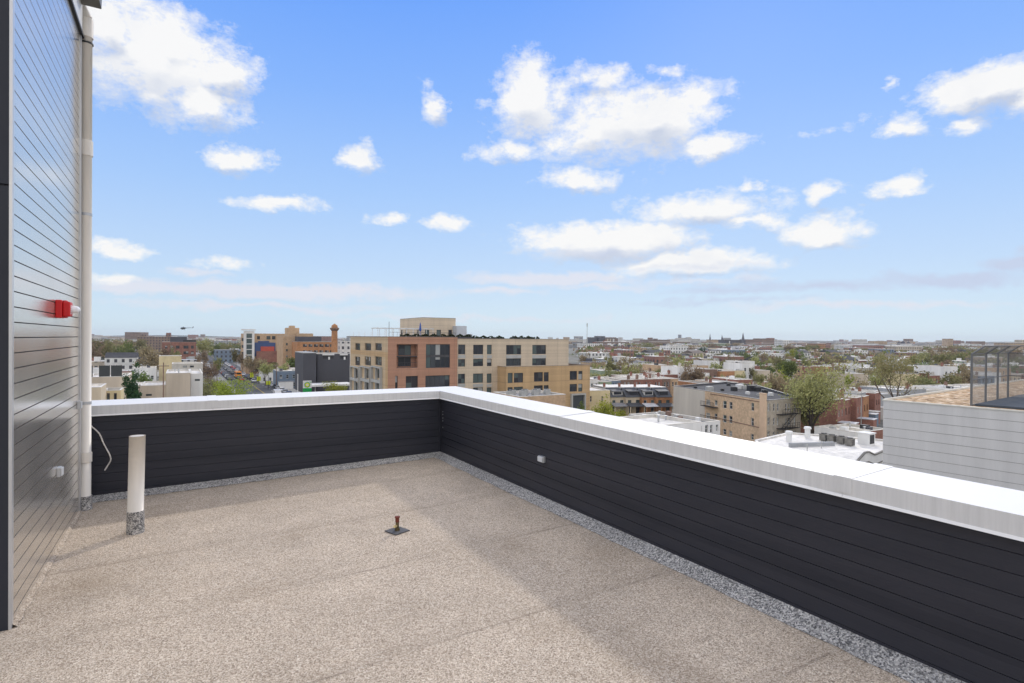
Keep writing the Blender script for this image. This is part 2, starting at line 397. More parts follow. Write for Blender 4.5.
b.box(-6,UC-.0,-.155,.22,-12,.93); b.build('cladding',M_clad,parb)
def cop(e,along,a0,a1,miter0=0,miter1=0,lift=0.):
    """one folded coping length; inner face hangs below the top, top falls slightly inward; miter at corner"""
    b=MB(); zt=ZT+lift; th=.0
    prof=[(0,ZB),(0,zt),(WO,zt+.022),(WO,ZB-.02),(WO-.01,ZB-.02),(WO-.01,zt+.012),(.01,zt-.012),(.01,ZB)]
    prof[0]=(-.012,ZB-.004); prof.insert(1,(0,ZB+.012)); 
    P0=[];P1=[]
    for w,z in prof:
        s0,s1=a0+(w*miter0),a1+(w*miter1)
        if along=='v': P0.append(loc_of(e,UC+w,s0,z)); P1.append(loc_of(e,UC+w,s1,z))
        else: P0.append(loc_of(e,s0,VC+w,z)); P1.append(loc_of(e,s1,VC+w,z))
    n=len(prof)
    for i in range(n):
        j=(i+1)%n; b.face([P0[i],P0[j],P1[j],P1[i]])
    b.face(P0); b.face(P1[::-1])
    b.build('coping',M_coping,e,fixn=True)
j=[-6,-1.6,1.98,5.05,VC]
for i in range(4): cop(par,'v',j[i]+.001,j[i+1]-(.001 if i<3 else .002),0,1 if i==3 else 0,lift=.0025*(i%2))
j=[-6,-2.9,.35,UC]
for i in range(3): cop(parb,'u',j[i]+.001,j[i+1]-(.001 if i<2 else .002),0,1 if i==2 else 0,lift=.0025*(i%2))
# thin cover plates over the coping joints
for e,al,a in ((par,'v',1.98),(par,'v',5.05),(parb,'u',.35)):
    b=MB(); x0,x1=(-.004,WO+.004)
    if al=='v':
        p=loc_of(e,UC,a,ZT)
        b.prism([(p[0]-.004,p[2]-.09),(p[0]-.004,p[2]+.006),(p[0]+WO+.003,p[2]+.029),(p[0]+WO+.003,p[2]-.1),(p[0]+WO,p[2]-.1),(p[0]+WO,p[2]+.024),(p[0]-.001,p[2]+.001),(p[0]-.001,p[2]-.09)],p[1]-.055,p[1]+.055)
    else:
        p=loc_of(e,a,VC,ZT)
        b.prism([(p[1]-.004,p[2]-.09),(p[1]-.004,p[2]+.006),(p[1]+WO+.003,p[2]+.029),(p[1]+WO+.003,p[2]-.1),(p[1]+WO,p[2]-.1),(p[1]+WO,p[2]+.024),(p[1]-.001,p[2]+.001),(p[1]-.001,p[2]-.09)],p[0]-.055,p[0]+.055,ax='x')
    b.build('joint_cover',M_coping,e,fixn=True)
# inside corner trim and its screws
b=MB(); p=loc_of(par,UC+DW,VC+DW,ZF); b.box(p[0]-.018,p[0]-.002,p[1]-.018,p[1]-.002,0.,1.07); b.build('corner_trim',M_ctrim,par)
for q in (.70,.745,.60,.645,.50):
    b=MB(); b.tube([(p[0]-.002,p[1]-.10,q+.1),(p[0]-.012,p[1]-.10,q+.1)],.007,8); b.build('screw',M_metal,par)
# building below the terrace
o=MB().box(-20,UC+.2,-26,VC+.2,0,-.35+ZF).build('building_base',W_['darkgrey'],rz=root_rz); tag(o,'the building under the terrace','building',kind='structure')
# penthouse on the left
pz=CZ+3.27
pent=empty('penthouse',tw(-3,6,ZF-.2),root_rz,label='tall stair penthouse clad in glossy graphite boards at the left edge',cat='building')
L=lambda u,v,z:(u+3,v-6,z-(ZF-.2))
UT,VN,VF=-.970,4.90,7.80
b=MB(); siding(b,lambda a,d,z:L(UT-d,VN+.03+a,z),VF-VN-.09,ZF-.2,pz,gap=.008,depth=.014,gm=1)
b.face([L(UT-.02,VN,ZF-.2),L(-6,VN,ZF-.2),L(-6,VN,pz),L(UT-.02,VN,pz)][::-1]) if False else None
b.build('side_cladding',[M_tower,mat('dark board joint',(.05,.05,.055),.5,.1)],pent)
b=MB(); siding(b,lambda a,d,z:L(UT-.075-a,VN+d,z),5.,ZF-.2,pz); b.build('front_cladding',M_clad,pent)
b=MB(); b.box(*[L(-6,0,0)[0],L(UT-.014,0,0)[0]],L(0,VN+.014,0)[1],L(0,VF-.01,0)[1],-.2,pz-ZF+.2); b.build('core',W_['darkgrey'],pent)
for (a,c2) in ((-.2,1.8+1.17),(1.8+1.185,pz-ZF+.2)):
    b=MB(); x1=L(UT-.002,0,0)[0]; y0=L(0,VN-.012,0)[1]; b.box(x1-.085,x1-.012,y0,y0+.03,a,c2); b.build('corner_trim',M_ctrim,pent)
b=MB(); b.box(x1-.0115,x1+.006,y0-.001,y0+.045,-.15,pz-ZF+.2); b.build('edge_trim',M_trim,pent)
b=MB(); y1=L(0,VF-.055,0)[1]; b.box(x1-.015,x1+.012,y1,y1+.06,-.2,pz-ZF+.2); b.build('edge_trim',M_trim,pent)
# roof edge: dark drip, white fascia and overhang
zz=pz-ZF+.2
b=MB(); b.box(x1-5,x1+.03,y0-.03,y1+.09,zz,zz+.03); b.build('drip_edge',W_['black'],pent)
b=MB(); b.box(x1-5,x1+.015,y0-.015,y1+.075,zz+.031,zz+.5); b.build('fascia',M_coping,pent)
# boards reach the floor gap of the front face light: round wall lamp
b=MB(); xx=x1-.19; b.tube([(xx,y0+.0,0),(xx,y0-.05,0)],.06,20); lm_=b.build('wall_lamp',M_framew,None,loc=(0,0,0))
lm_.location=tw(-3,6,CZ+ (yh(0)-114.5)*3.53/F); lm_.rotation_euler=(0,0,root_rz); tag(lm_,'round white light fixture on the dark front boards at the left edge','wall lamp')
def on_side(px,py,u=UT):
    """point of the penthouse side wall seen at a pixel"""
    k=(px-512)/F; # X=u c - v s ; Y=u s+v c ; X=kY
    v=u*(cY-k*sY)/(sY+k*cY); Y=u*sY+v*cY; return v,CZ-(py-yh(px))*Y/F
# downpipe
pipe=empty('downpipe',tw(-.932,7.885,fz(-.87,7.86)),root_rz,label='tall white plastic downpipe at the far corner of the penthouse',cat='downpipe'); pipe.scale=(1.026,)*3
zt=5.25
b=MB(); b.tube([(0,0,.14),(0,0,zt)],.055,24); b.build('pipe',M_pvc,pipe,smooth=False).data.polygons.foreach_set('use_smooth',[True]*len(b.f))
for z,h in ((.52,.1),(3.85,.16),(zt-.12,.2)):
    b=MB(); b.tube([(0,0,z),(0,0,z+h)],.064,24); b.tube([(0,0,z+h),(0,0,z+h+.008)],.058,24); b.build('coupling',M_pvc,pipe)
b=MB(); b.tube([(0,0,5.06),(0,0,5.075)],.0655,24); b.build('gasket',W_['black'],pipe)
b=MB(); b.tube([(0,0,zt),(0,0,zt+.1),(-.05,-.03,zt+.22),(-.25,-.1,zt+.3)],.055,20); b.build('elbow',M_pvc,pipe)
b=MB(); b.tube([(0,0,-.01),(0,0,.15)],.066,20); b.build('boot',M_strip,pipe)
for z in (1.15,3.2):
    b=MB(); b.box(-.085,-.05,-.02,.02,z,z+.05); b.tube([(0,0,z),(0,0,z+.03)],.058,20); b.build('bracket',M_metal,pipe)
g=empty('rain_gutter',tw(-1.2,7.62,pz+.33),root_rz,label='dark underside of the roof gutter above the downpipe',cat='gutter')
b=MB(); b.prism([(-.1,.14),(-.07,0),(.12,0),(.16,.14)],-.35,.42,ax='x'); b.build('gutter_trough',mat('gutter brown grey',(.13,.125,.11),.5,.1),g)
# vent pipe (bollard like) on the floor
bp=tw(-.388,6.67,fz(-.39,6.67)-.004)
bo=empty('vent_pipe',bp,root_rz,label='short open white pipe standing on the terrace floor in a grey boot',cat='vent pipe'); bo.scale=(1.026,)*3
b=MB(); b.tube([(0,0,.2),(.012,.004,.93)],.067,28); b.tube([(.012,.004,.931),(.012,.004,.91)],.058,28)
q=b.build('pipe',M_pvc,bo); q.data.polygons.foreach_set('use_smooth',[len(p.vertices)==4 for p in q.data.polygons])
b=MB()
for i in range(28):
    a,c2=2*math.pi*i/28,2*math.pi*(i+1)/28
    b.face([(.012+r_*math.cos(x),.004+r_*math.sin(x),.9315) for r_,x in ((.057,a),(.068,a),(.068,c2),(.057,c2))])
b.build('rim',mat('grubby pipe rim',(.45,.37,.3),.8,.5,20),bo)
b=MB(); b.tube([(.012,.004,.9308),(.012,.004,.925)],.056,20); b.build('bore',M_dark,bo)
b=MB(); b.tube([(0,0,-.01),(0,0,.215)],[.074,.072],28); b.build('boot',M_strip,bo)
# roof anchor
ap=tw(1.81,5.30,fz(1.81,5.30)+.003)
an=empty('roof_anchor',ap,root_rz+.35,label='small rusty pipe stub on a square grey flange in the floor',cat='roof anchor')
b=MB(); b.box(-.085,.085,-.085,.085,0,.008); b.build('flange',mat('dark grey flange',(.10,.10,.105),.7,.3,20),an)
b=MB(); b.tube([(0,0,.008),(0,0,.03),(0,0,.031),(0,0,.09)],[.026,.024,.017,.017],14); b.build('stub',mat('brassy pipe',(.13,.10,.05),.4,.4,30,metal=.5),an)
b=MB(); b.tube([(0,0,.09),(0,0,.13),(0,0,.131),(0,0,.142)],[.019,.019,.026,.025],12); b.build('cap',mat('rusty cap',(.16,.035,.02),.7,.3,30),an)
b=MB(); b.tube([(-.02,-.01,.055),(-.05,-.02,.06)],.012,10); b.build('side_valve',mat('pale brass',(.75,.62,.3),.35,.2,metal=.4),an)
# outlet box on the right parapet
ob=empty('outlet_box',tw(UC+DW,5.55,0),root_rz,label='small weatherproof grey outlet box on the right parapet',cat='outlet box')
k=(544-512)/F; v=((UC+DW)*(cY-k*sY))/(sY+k*cY); Yv=(UC+DW)*sY+v*cY
ob.location=tw(UC+DW,v,CZ-(459-yh(544))*Yv/F)
b=MB(); b.box(-.035,0,-.055,.055,-.035,.035); b.build('body',M_metal,ob,bevel=.006)
b=MB(); b.box(-.048,-.0355,-.048,.048,-.028,.03); b.build('cover',mat('pale grey plastic',(.6,.62,.64),.3,.1),ob,bevel=.005)
# horn strobe
v,z=on_side(56.5,309)
hs=empty('fire_alarm',tw(UT,v,z),root_rz,label='red fire alarm horn with clear strobe on the penthouse wall',cat='fire alarm'); hs.scale=(1.12,1.15,1.15)
RED=mat('alarm red',(.55,.012,.015),.4,.08)
b=MB(); b.box(0,.045,-.07,.07,-.07,.07); b.build('back_box',RED,hs,bevel=.008)
b=MB(); b.box(.0455,.095,-.06,.06,-.058,.058); b.build('horn_body',RED,hs,bevel=.01)
for z in (-.068,.052):
    b=MB(); b.box(.0456,.07,-.03,.03,z,z+.016); b.build('lug',RED,hs,bevel=.004)
for i,z in enumerate((-.035,-.021,-.007,.007,.021)): 
    b=MB(); b.box(.0952,.098,-.045,-.02,z,z+.008); b.build('marking',M_framew,hs)
b=MB(); b.tube([(.096,.015,0),(.11,.015,0),(.135,.015,0),(.15,.015,0)],[.03,.03,.026,.012],14); b.build('strobe',mat('clear strobe lens',(.85,.86,.88),.15,.03),hs)
def sidebox(px,py,w,h,label):
    v,z=on_side(px,py); e=empty('junction_box',tw(UT,v,z),root_rz,label=label,cat='junction box')
    b=MB(); b.box(0,.03,-w/2,w/2,-h/2,h/2); b.build('body',M_metal,e,bevel=.005)
    b=MB(); b.box(.0305,.043,-w/2+.008,w/2-.008,-h/2+.008,h/2-.006); b.build('cover',MATS['pale grey plastic'],e,bevel=.004)
sidebox(57.5,472,.09,.085,'small grey junction box low on the penthouse side wall')
sidebox(77.3,405,.05,.09,'white junction box on the penthouse wall just behind the downpipe')
# loose cable on the back parapet
def on_back(px,py,v=VC+DW-.012):
    k=(px-512)/F; u=v*(sY+k*cY)/(cY-k*sY); Y=u*sY+v*cY; return u,CZ-(py-yh(px))*Y/F
pts=[]
CP=[(88,421),(92,426.5),(97,430.5),(100.5,435),(103,442),(107,449),(110.5,455),(111.5,460),(108.5,465),(105,470.5)]
for i,(x,y) in enumerate(CP):
    x=x-0.0; u,z=on_back(x,y); pts.append((u,VC+DW-.02-.01*math.sin(i*1.3),z))
# smooth the chain
for _ in range(1):
    q=[pts[0]]
    for a,b2 in zip(pts,pts[1:]): q+=[tuple(.75*x+.25*y for x,y in zip(a,b2)),tuple(.25*x+.75*y for x,y in zip(a,b2))]
    pts=q+[pts[-1]]
p0=pts[0]; b=MB(); b.tube([(p[0]-p0[0],p[1]-p0[1],p[2]-p0[2]) for p in pts],.008,8)
o=b.build('cable',mat('off white cable',(.72,.68,.62),.5,.1),loc=tw(*p0),rz=root_rz); tag(o,'loose off-white cable hanging down the back parapet beside the downpipe','cable')
# small black pebble on floor
HAZE=.85e-4
# ================================================================ the city
RG=YAW; RA=math.radians(16.5)
# ---------------- ground, streets
m=bpy.data.materials.new('ground earth and yards'); t=nt(m); co=t.nodes.new('ShaderNodeTexCoord').outputs['Object']
n1=noise(t,co,.035,6,.6); n2=noise(t,co,.3,5,.6); n4=noise(t,co,.004,3,.5)
c_=ramp(t,n1,[(.35,(.10,.11,.055)),(.47,(.17,.15,.11)),(.55,(.26,.25,.23)),(.7,(.09,.09,.09))]); c_=mixc(t,1,c_,mapr(t,n2,.3,.7,.75,1.25),'MULTIPLY')
c_=mixc(t,mapr(t,n4,.4,.6,0,.6),c_,(.09,.10,.06)); finish(t,c_,.95); M_ground=m
b=MB(); b.face([(-6500,-6500,0),(6500,-6500,0),(6500,6500,0),(-6500,6500,0)]); tag(b.build('ground',M_ground),kind='structure')
M_asph=mat('asphalt',(.085,.085,.088),.9,.25,.15,fine=2); M_walk=mat('concrete pavement',(.27,.26,.24),.9,.15,.3); M_mark=mat('road paint',(.75,.74,.7),.8,.15,1); M_markY=mat('yellow road paint',(.6,.42,.06),.8,.15,1)
SU=25.0
def sheet(name,u0,u1,v0,v1,z,mt,h=None):
    b=MB()
    if h: b.box(u0,u1,v0,v1,z,h)
    else: b.face([(u0,v0,z),(u1,v0,z),(u1,v1,z),(u0,v1,z)])
    o=b.build(name,mt,rz=YAW); return tag(o,kind='structure')
sheet('road',SU-7.5,SU+7.5,-60,1100,.02,M_asph)
sheet('pavement',SU-12,SU-7.5,-60,1100,.0,M_walk,.14); sheet('pavement',SU+7.5,SU+12,-60,1100,.0,M_walk,.14)
b=MB()
for k in range(90):
    for du in (-3.6,3.6): b.face([(SU+du-.07,60+k*9,.028),(SU+du+.07,60+k*9,.028),(SU+du+.07,63+k*9,.028),(SU+du-.07,63+k*9,.028)])
tag(b.build('lane_markings',M_mark,rz=YAW),kind='structure')
b=MB()
for du in (-.18,.08): b.face([(SU+du,40,.029),(SU+du+.1,40,.029),(SU+du+.1,900,.029),(SU+du,900,.029)])
tag(b.build('centre_line',M_markY,rz=YAW),kind='structure')
# cross street behind the apartment block and a service yard road between the mid rows
def sheetR(px,D,L,Wd,rz,z=.016,mt=None,name='road'):
    x,y,_=gp(px,D); b=MB(); b.face([(0,0,z),(L,0,z),(L,Wd,z),(0,Wd,z)]); tag(b.build(name,mt or M_asph,loc=(x,y,0),rz=rz),kind='structure')
sheetR(560,158,260,9,RA,.013); sheetR(560,228,330,9,RA,.013); sheetR(560,325,420,10,RA,.013); sheetR(560,452,560,10,RA,.013)

def panelbrick(name,col):
    m=bpy.data.materials.new(name); t=nt(m); MATS[name]=m
    co=t.nodes.new('ShaderNodeTexCoord').outputs['Object']; s=t.nodes.new('ShaderNodeSeparateXYZ'); t.links.new(co,s.inputs[0])
    a=math_(t,'ADD',s.outputs[0],s.outputs[1])
    l1=math_(t,'COMPARE',math_(t,'FRACT',math_(t,'DIVIDE',math_(t,'ADD',s.outputs[2],.9),3.15)),.5,.014); l2=math_(t,'COMPARE',math_(t,'FRACT',math_(t,'DIVIDE',a,5.9)),.5,.006)
    course=N(t,'ShaderNodeTexWhiteNoise',noise_dimensions='1D'); t.links.new(math_(t,'FLOOR',math_(t,'MULTIPLY',s.outputs[2],3.3)),course.inputs['W'])
    c=mixc(t,1,col,mapr(t,course.outputs[0],0,1,.93,1.06),'MULTIPLY')
    mp=N(t,'ShaderNodeMapping'); mp.inputs['Scale'].default_value=(1.2,1.2,.1); t.links.new(co,mp.inputs[0])
    c=mixc(t,1,c,mapr(t,noise(t,mp.outputs[0],.5,5,.6),.3,.7,.9,1.08),'MULTIPLY'); c=mixc(t,1,c,mapr(t,noise(t,co,5,3,.7),.3,.7,.92,1.08),'MULTIPLY')
    c=mixc(t,math_(t,'MULTIPLY',math_(t,'MAXIMUM',l1,l2),.35),c,(.16,.11,.08)); finish(t,c,.9); return m
# ---------------- the big apartment block
ap_D=115.
f=Face(388,ap_D,RG); apx=empty('apartment_building',gp(388,ap_D),RG,label='large tan and red brick apartment block with a penthouse, straight beyond the terrace corner',cat='apartment building')
Wb=f.t(457.5); Wt=f.t(569.5)
lf=Face(388,ap_D,RG+math.pi/2)
H=20.05; FL=3.15
fo=[f.rect(395.4,398,376,389),f.rect(406,418.2,376,389.5),f.rect(425.7,450,375.4,388.5),f.rect(426,450.2,344.2,367.9)]
rec=f.rect(396.7,417.8,344.2,367.9)
fo2=[(a,c,z0-3.7,z1-3.7) for a,c,z0,z1 in fo[:3]]+[(a,c,z0-7.4,z1-7.4) for a,c,z0,z1 in fo[:3]]+[(a,c,z0-11.1,z1-11.1) for a,c,z0,z1 in fo[1:3]]
lo=[]
for y0,y1 in ((343.3,350.3),(356.6,365.3),(369.2,378.2),(382.6,391)):
    for x0,x1 in ((355.1,360.1),(364.8,371),(375.2,381.8)):
        lo.append(lf.rect(x0,x1,y0,y1))
lo2=[(a,c,z0-k,z1-k) for a,c,z0,z1 in lo[6:9] for k in (6.3,9.4)]
M_apred=panelbrick('terracotta brick',(.43,.235,.155)); M_aptan=panelbrick('buff brick',(.54,.41,.26)); M_apora=panelbrick('ochre brick',(.52,.355,.19)); M_appal=panelbrick('pale buff brick',(.60,.495,.365))
# brick wing: walls with the recess cut deeper
b=MB()
clipf=[r for r in fo+fo2 if r[2]>.4]
# recess handled as an opening 1.6 m deep
def T_(a,d,z): return (a,d,z)
facade(b,T_,Wb,0,H,clipf+[rec],0,.2)
b.f=b.f[:-1]; b.m=b.m[:-1]; b.v=b.v[:-4]      # drop the shallow back of the recess
a0,a1,z0,z1=rec
for q in ([(a0,.2,z0),(a0,1.7,z0),(a0,1.7,z1),(a0,.2,z1)],[(a1,1.7,z0),(a1,.2,z0),(a1,.2,z1),(a1,1.7,z1)],[(a0,.2,z0),(a1,.2,z0),(a1,1.7,z0),(a0,1.7,z0)],[(a0,1.7,z1),(a1,1.7,z1),(a1,.2,z1),(a0,.2,z1)],[(a0,1.7,z0),(a1,1.7,z0),(a1,1.7,z1),(a0,1.7,z1)]): b.face(q)
b.build('brick_front_wall',M_apred,apx)
for q in clipf: window(apx,'front',Wb,30,q,'mb',.2,shade=R.choice((0,1)))
for zz0,zz1 in ((z0+.25,(z0+z1)/2-.25),((z0+z1)/2+.1,z1-.2)):
    wd=window(apx,'front',Wb,30,(a0+.9,a1-.9,zz0,zz1),'mb',.2,shade=0); wd.location.y=1.6
b=MB(); b.box(a0,a1,.25,.3,z0,z0+.08); b.box(a0,a1,.25,.3,z0+1.05,z0+1.12)
for i in range(14): x=a0+(a1-a0)*i/13; b.box(x-.015,x+.015,.26,.29,z0+.08,z0+1.05)
b.build('balcony_railing',M_frame,apx)
b=MB(); b.box(a0,a1,.35,1.5,(z0+z1)/2-.18,(z0+z1)/2-.02); b.build('balcony_slab',M_frame,apx)
b=MB(); Dp=lf.t(350.5)
facade(b,lambda a,d,z:(d,a,z),Dp,0,H-.1,[r for r in lo+lo2 if r[2]>.4],0,.2)
b.build('side_wall',M_aptan,apx)
for q in [r for r in lo+lo2 if r[2]>.4]: window(apx,'left',Wb,Dp,q,'mb',.2)
b=MB()   # ochre band and corner below the pale top storey
zb0,zb1=lf.z(370,355),lf.z(370,367.5)
b.box(-.012,-.003,-.0,Dp,zb0-.1,zb0+.9); b.box(-.014,-.003,0,1.6,0,zb0-.1); b.build('ochre_band',M_apora,apx)
M_bay=mat('grey bay frame',(.42,.42,.40),.6,.1,.5)
for (x0,x1) in ((352,360.6),(362,371.8),(373,382.6)):
    a,c=sorted((lf.t(x0),lf.t(x1))); zt_=lf.z(x0,365.6)
    b=MB(); b.box(-.55,0,a,a+.3,0,zt_); b.box(-.55,0,c-.3,c,0,zt_); b.box(-.55,0,a+.3,c-.3,zt_-.3,zt_)
    for k in (1,2,3,4): b.box(-.5,0,a+.3,c-.3,zt_-.3-FL*k,zt_-FL*k+.35)
    b.box(-.45,0,(a+c)/2-.1,(a+c)/2+.1,0,zt_-.3); b.build('bay_frame',M_bay,apx)
b=MB(); b.box(.1,Wb,.1,Dp,H-.7,H-.5); b.build('roof',RF['grey'],apx)
b=MB(); b.box(-.05,Wb+.0,-.05,.35,H,H+.1); b.box(-.05,.35,.35,Dp,H-.1,H+.1); b.box(Wb-.3,Wb,.35,Dp,H,H+.1); b.box(.35,Wb-.3,Dp-.3,Dp,H,H+.1); b.build('coping',mat('brown coping',(.24,.19,.15),.7,.1),apx)
# tan wing
Ht=19.75
to=[]
for x0,x1,rows in ((458.9,466,((344.5,354.4),(359.2,366.7),(374,383.8),(388.3,396))),(474,484,((344.8,354.4),(358.9,366.3),(373.6,383),(387.6,394.5))),(487.8,492.6,((344.8,354.4),(358.9,366.3),(373.6,383),(387.6,394.5))),
  (507,522,((345,354.5),(358.5,366.0))),(533.2,546.9,((345,354.2),(358.2,365.4)))):
    for y0,y1 in rows: to.append(f.rect(x0,x1,y0,y1))
g0=Wb+.001; tt=[(a-Wb,c-Wb,z0,z1) for a,c,z0,z1 in to]
tr=empty('tmp',(0,0,0))
def wing(x0,y0,W,Dp,H,ops,wm,rm,side=(),cop=None,style='mb',nm='wall',z0=0,lm=None):
    """a block of the parent building offset to (x0,y0): its parts parented straight to the building"""
    before=set(bpy.data.objects)
    shell(tr,W,Dp,z0,H,wm,rm,ops,side,(),style,cop,wallname=nm,lm=lm)
    for o in set(bpy.data.objects)-before:
        if o.parent==tr:
            o.parent=apx; o.location.x+=x0; o.location.y+=y0
wing(Wb+.002,.35,Wt-Wb,26,Ht,tt,M_appal,RF['grey'],cop=MATS['brown coping'],nm='tan_wall')
b=MB()
for x0,x1 in ((458.9,466),(474,484),(487.8,492.6),(507,522),(533.2,546.9)):
    for y0,y1 in ((355,358.4),(384,387.2)):
        if x0>500 and y0>360: continue
        a,c,z0,z1=f.rect(x0,x1,y0,y1)
        MB().box(a,c,.31,.348,z0,z1).build('spandrel_panel',M_bay,apx)
# lower wing in front
fl_=Face(498.5,ap_D+f.t(498.5)*sY-3.4,RG)
x0l=f.t(498.5)-.0; y0l=-3.6
fl_=Face(498.5,1,RG); 
# world place of the lower wing's corner
cx=(apx.location.x+x0l*cY+3.6*sY, apx.location.y+x0l*sY-3.6*cY)
pxl=512+F*cx[0]/cx[1]; fl_=Face(pxl,cx[1],RG); WL=fl_.t(590.2); HL=fl_.z(498.5,367.2)
lo_=[]
for x0,x1,rows in ((508,513,((372.9,383),(387.2,395))),(514.2,523.4,((372.9,382.6),(386.8,395))),(534.3,543.2,((372.2,381.5),(385.4,393.8))),(544.1,549,((372.2,381.5),(385.2,393.6))),(570,577.4,((371,379.9),(384,391.6))),(578.7,582.8,((371,379.7),(383.8,391.6)))):
    for y0,y1 in rows:
        r=fl_.rect(x0,x1,y0,y1); lo_.append(r)
        if y0>380: lo_.append((r[0],r[1],r[2]-3.1,r[3]-3.1)); lo_.append((r[0],r[1],r[2]-6.2,r[3]-6.2))
lo_=[r for r in lo_ if not(r[0]>fl_.t(566) and r[2]<fl_.z(575,393))]
ent=fl_.rect(570.8,585,393.5,424); 
wing(x0l,y0l,WL,22,HL,lo_,M_apora,RF['grey'],cop=MATS['brown coping'],nm='ochre_wall')
a,c,z0,z1=ent
b=MB(); b.box(x0l+a,x0l+a+.35,y0l-.6,y0l-.002,0,z1); b.box(x0l+c-.35,x0l+c,y0l-.6,y0l-.002,0,z1); b.box(x0l+a+.35,x0l+c-.35,y0l-.6,y0l-.002,z1-.35,z1); b.build('entrance_frame',M_bay,apx)
b=MB(); b.box(x0l+a+.35,x0l+c-.35,y0l-.08,y0l-.003,0,z1-.35); b.build('entrance_glazing',M_gl[1],apx)
bpy.data.objects.remove(tr)
# penthouse on its roof
def on_roof_local(px,D):  # local coords of the apartment for a bearing and depth
    x,y=(px-512)/F*D-apx.location.x,D-apx.location.y; return (x*cY+y*sY,-x*sY+y*cY)
fpx=Face(421.8,130,RG); lp=on_roof_local(421.8,130); Wp=fpx.t(455.5); lpx=Face(421.8,130,RG+math.pi/2); Lp=lpx.t(400)
zt_=fpx.z(421.8,317.6)
po=[fpx.rect(425,429.2,329.8,337),fpx.rect(436.5,441,329.8,337),fpx.rect(448.3,452,329.8,337)]
pl=[lpx.rect(417.0,418.8,330,337),lpx.rect(405.2,407,330,336),lpx.rect(400.8,402.6,330,336)]
tr=empty('tmp',(0,0,0)); wing(lp[0],lp[1],Wp,Lp,zt_,po,M_appal,RF['grey'],side=pl,cop=M_copd,nm='penthouse_wall',z0=H-.5); bpy.data.objects.remove(tr)
b=MB(); q=on_roof_local(456.5,132); b.box(q[0],q[0]+2.6,q[1],q[1]+3.5,H-.5,zat(461,326,134)); b.build('plant_room',mat('light grey cladding',(.5,.52,.54),.6,.1),apx)
b=MB(); q=on_roof_local(463,136); b.box(q[0],q[0]+2.5,q[1],q[1]+2.5,H-.5,zat(466,334,137)); b.build('plant_room',MATS['light grey cladding'],apx)
# pergola and railing on the roof, planters with low dark shrubs
b=MB()
q0=on_roof_local(367,140); 
for i in range(9):
    x=.6+i*1.6; b.box(x,x+.08,9,9.08,H,H+1.9); b.box(x,x+.08,13,13.08,H,H+1.9)
    b.box(x-.02,x+.1,8.6,13.5,H+1.9,H+2.02)
b.box(.4,13.6,8.96,9.1,H+1.8,H+1.9); b.box(.4,13.6,12.96,13.1,H+1.8,H+1.9); 
for i in range(5): b.box(.3,.36,8+i*5,8.06+i*5,H,H+1.1)
b.build('pergola',mat('white pergola timber',(.7,.7,.68),.7,.1),apx)
b=MB(); b.box(.5,Wb,1.0,1.04,H+.95,H+1.)
for i in range(18): x=.5+(Wb-.6)*i/17; b.box(x,x+.04,1.,1.04,H,H+.95)
b.build('roof_railing',M_frame,apx)
LD=leafmat('dark planter leaves',(.02,.03,.012),(.05,.06,.03))
def shrubbox(x0,x1,y0,y1,z0,h):
    b=MB(); n=int((x1-x0)*(60))
    for i in range(n):
        x,y=R.uniform(x0,x1),R.uniform(y0,y1); z=z0+h*R.random()*(.6+.4*math.sin(x*3.1)); s=R.uniform(.08,.18)
        a=R.uniform(0,6.3); d=(s*math.cos(a),s*math.sin(a)); b.face([(x-d[0],y-d[1],z-s*.6),(x+d[0],y+d[1],z-s*.5),(x+d[0]*.5,y+d[1],z+s),(x-d[0],y-d[1]*.4,z+s*.8)])
    return b
for x0,x1 in ((3,7.2),(7.6,12),(12.3,15.5),(15.9,19.5)):
    MB().box(x0,x1,1.3,1.9,H-.5,H+.15).build('planter',M_frame,apx); shrubbox(x0,x1,1.3,1.9,H+.15,.55).build('planter_shrubs',LD,apx)
for x0,x1 in ((466,479),(480,500),(501,508.5),(515,524),(525,540),(541.5,544)):
    a,c=f.t(x0),f.t(x1); MB().box(a,c,1.9,2.5,Ht-.45,Ht+.2).build('planter',M_frame,apx); shrubbox(a,c,1.9,2.5,Ht+.2,.5).build('planter_shrubs',LD,apx)
b=MB(); q=on_roof_local(420.2,127.5); b.tube([(q[0],q[1],H),(q[0],q[1],H+3.3)],.06,6); b.tube([(q[0],q[1],H+1.2),(q[0],q[1],H+1.6),(q[0],q[1],H+3.1)],[.05,.3,.1],8); b.build('closed_parasol',mat('blue parasol cloth',(.04,.10,.35),.8,.1),apx)
b=MB(); b.tube([(1.5,4,H-.5),(1.5,4,H+3.2)],.05,6); b.build('antenna',M_frame,apx)

# ---------------- generic solids
def building(name,label,cat,px0,px1,ytop,D,rz=RG,Dp=12,wall='tanbrick',roof='white',fo=None,lo=None,ro=(),style='sw',group=None,n=0,ch=0,H=None,lm=None,par=.4,cop=None,pane=True):
    f=Face(px0,D,rz); W=f.t(px1); H=H or f.z(px0,ytop); x,y,_=gp(px0,D)
    e=empty(name,(x,y,0),rz,label=label,cat=cat,group=group)
    wm=W_[wall] if isinstance(wall,str) else wall
    F_=[f.rect(*r) for r in fo] if fo and isinstance(fo[0],tuple) and fo[0][0]>30 else (fo or [])
    lf=Face(px0,D,rz+math.pi/2); L_=[lf.rect(*r) for r in lo] if lo and lo[0][0]>30 else (lo or [])
    shell(e,W,Dp,0,H,wm,RF[roof],F_,L_,ro,style,cop,par,pane,lm=lm)
    clutter(e,W,Dp,H-par,n,ch)
    e['W'],e['D'],e['H']=W,Dp,H
    return e
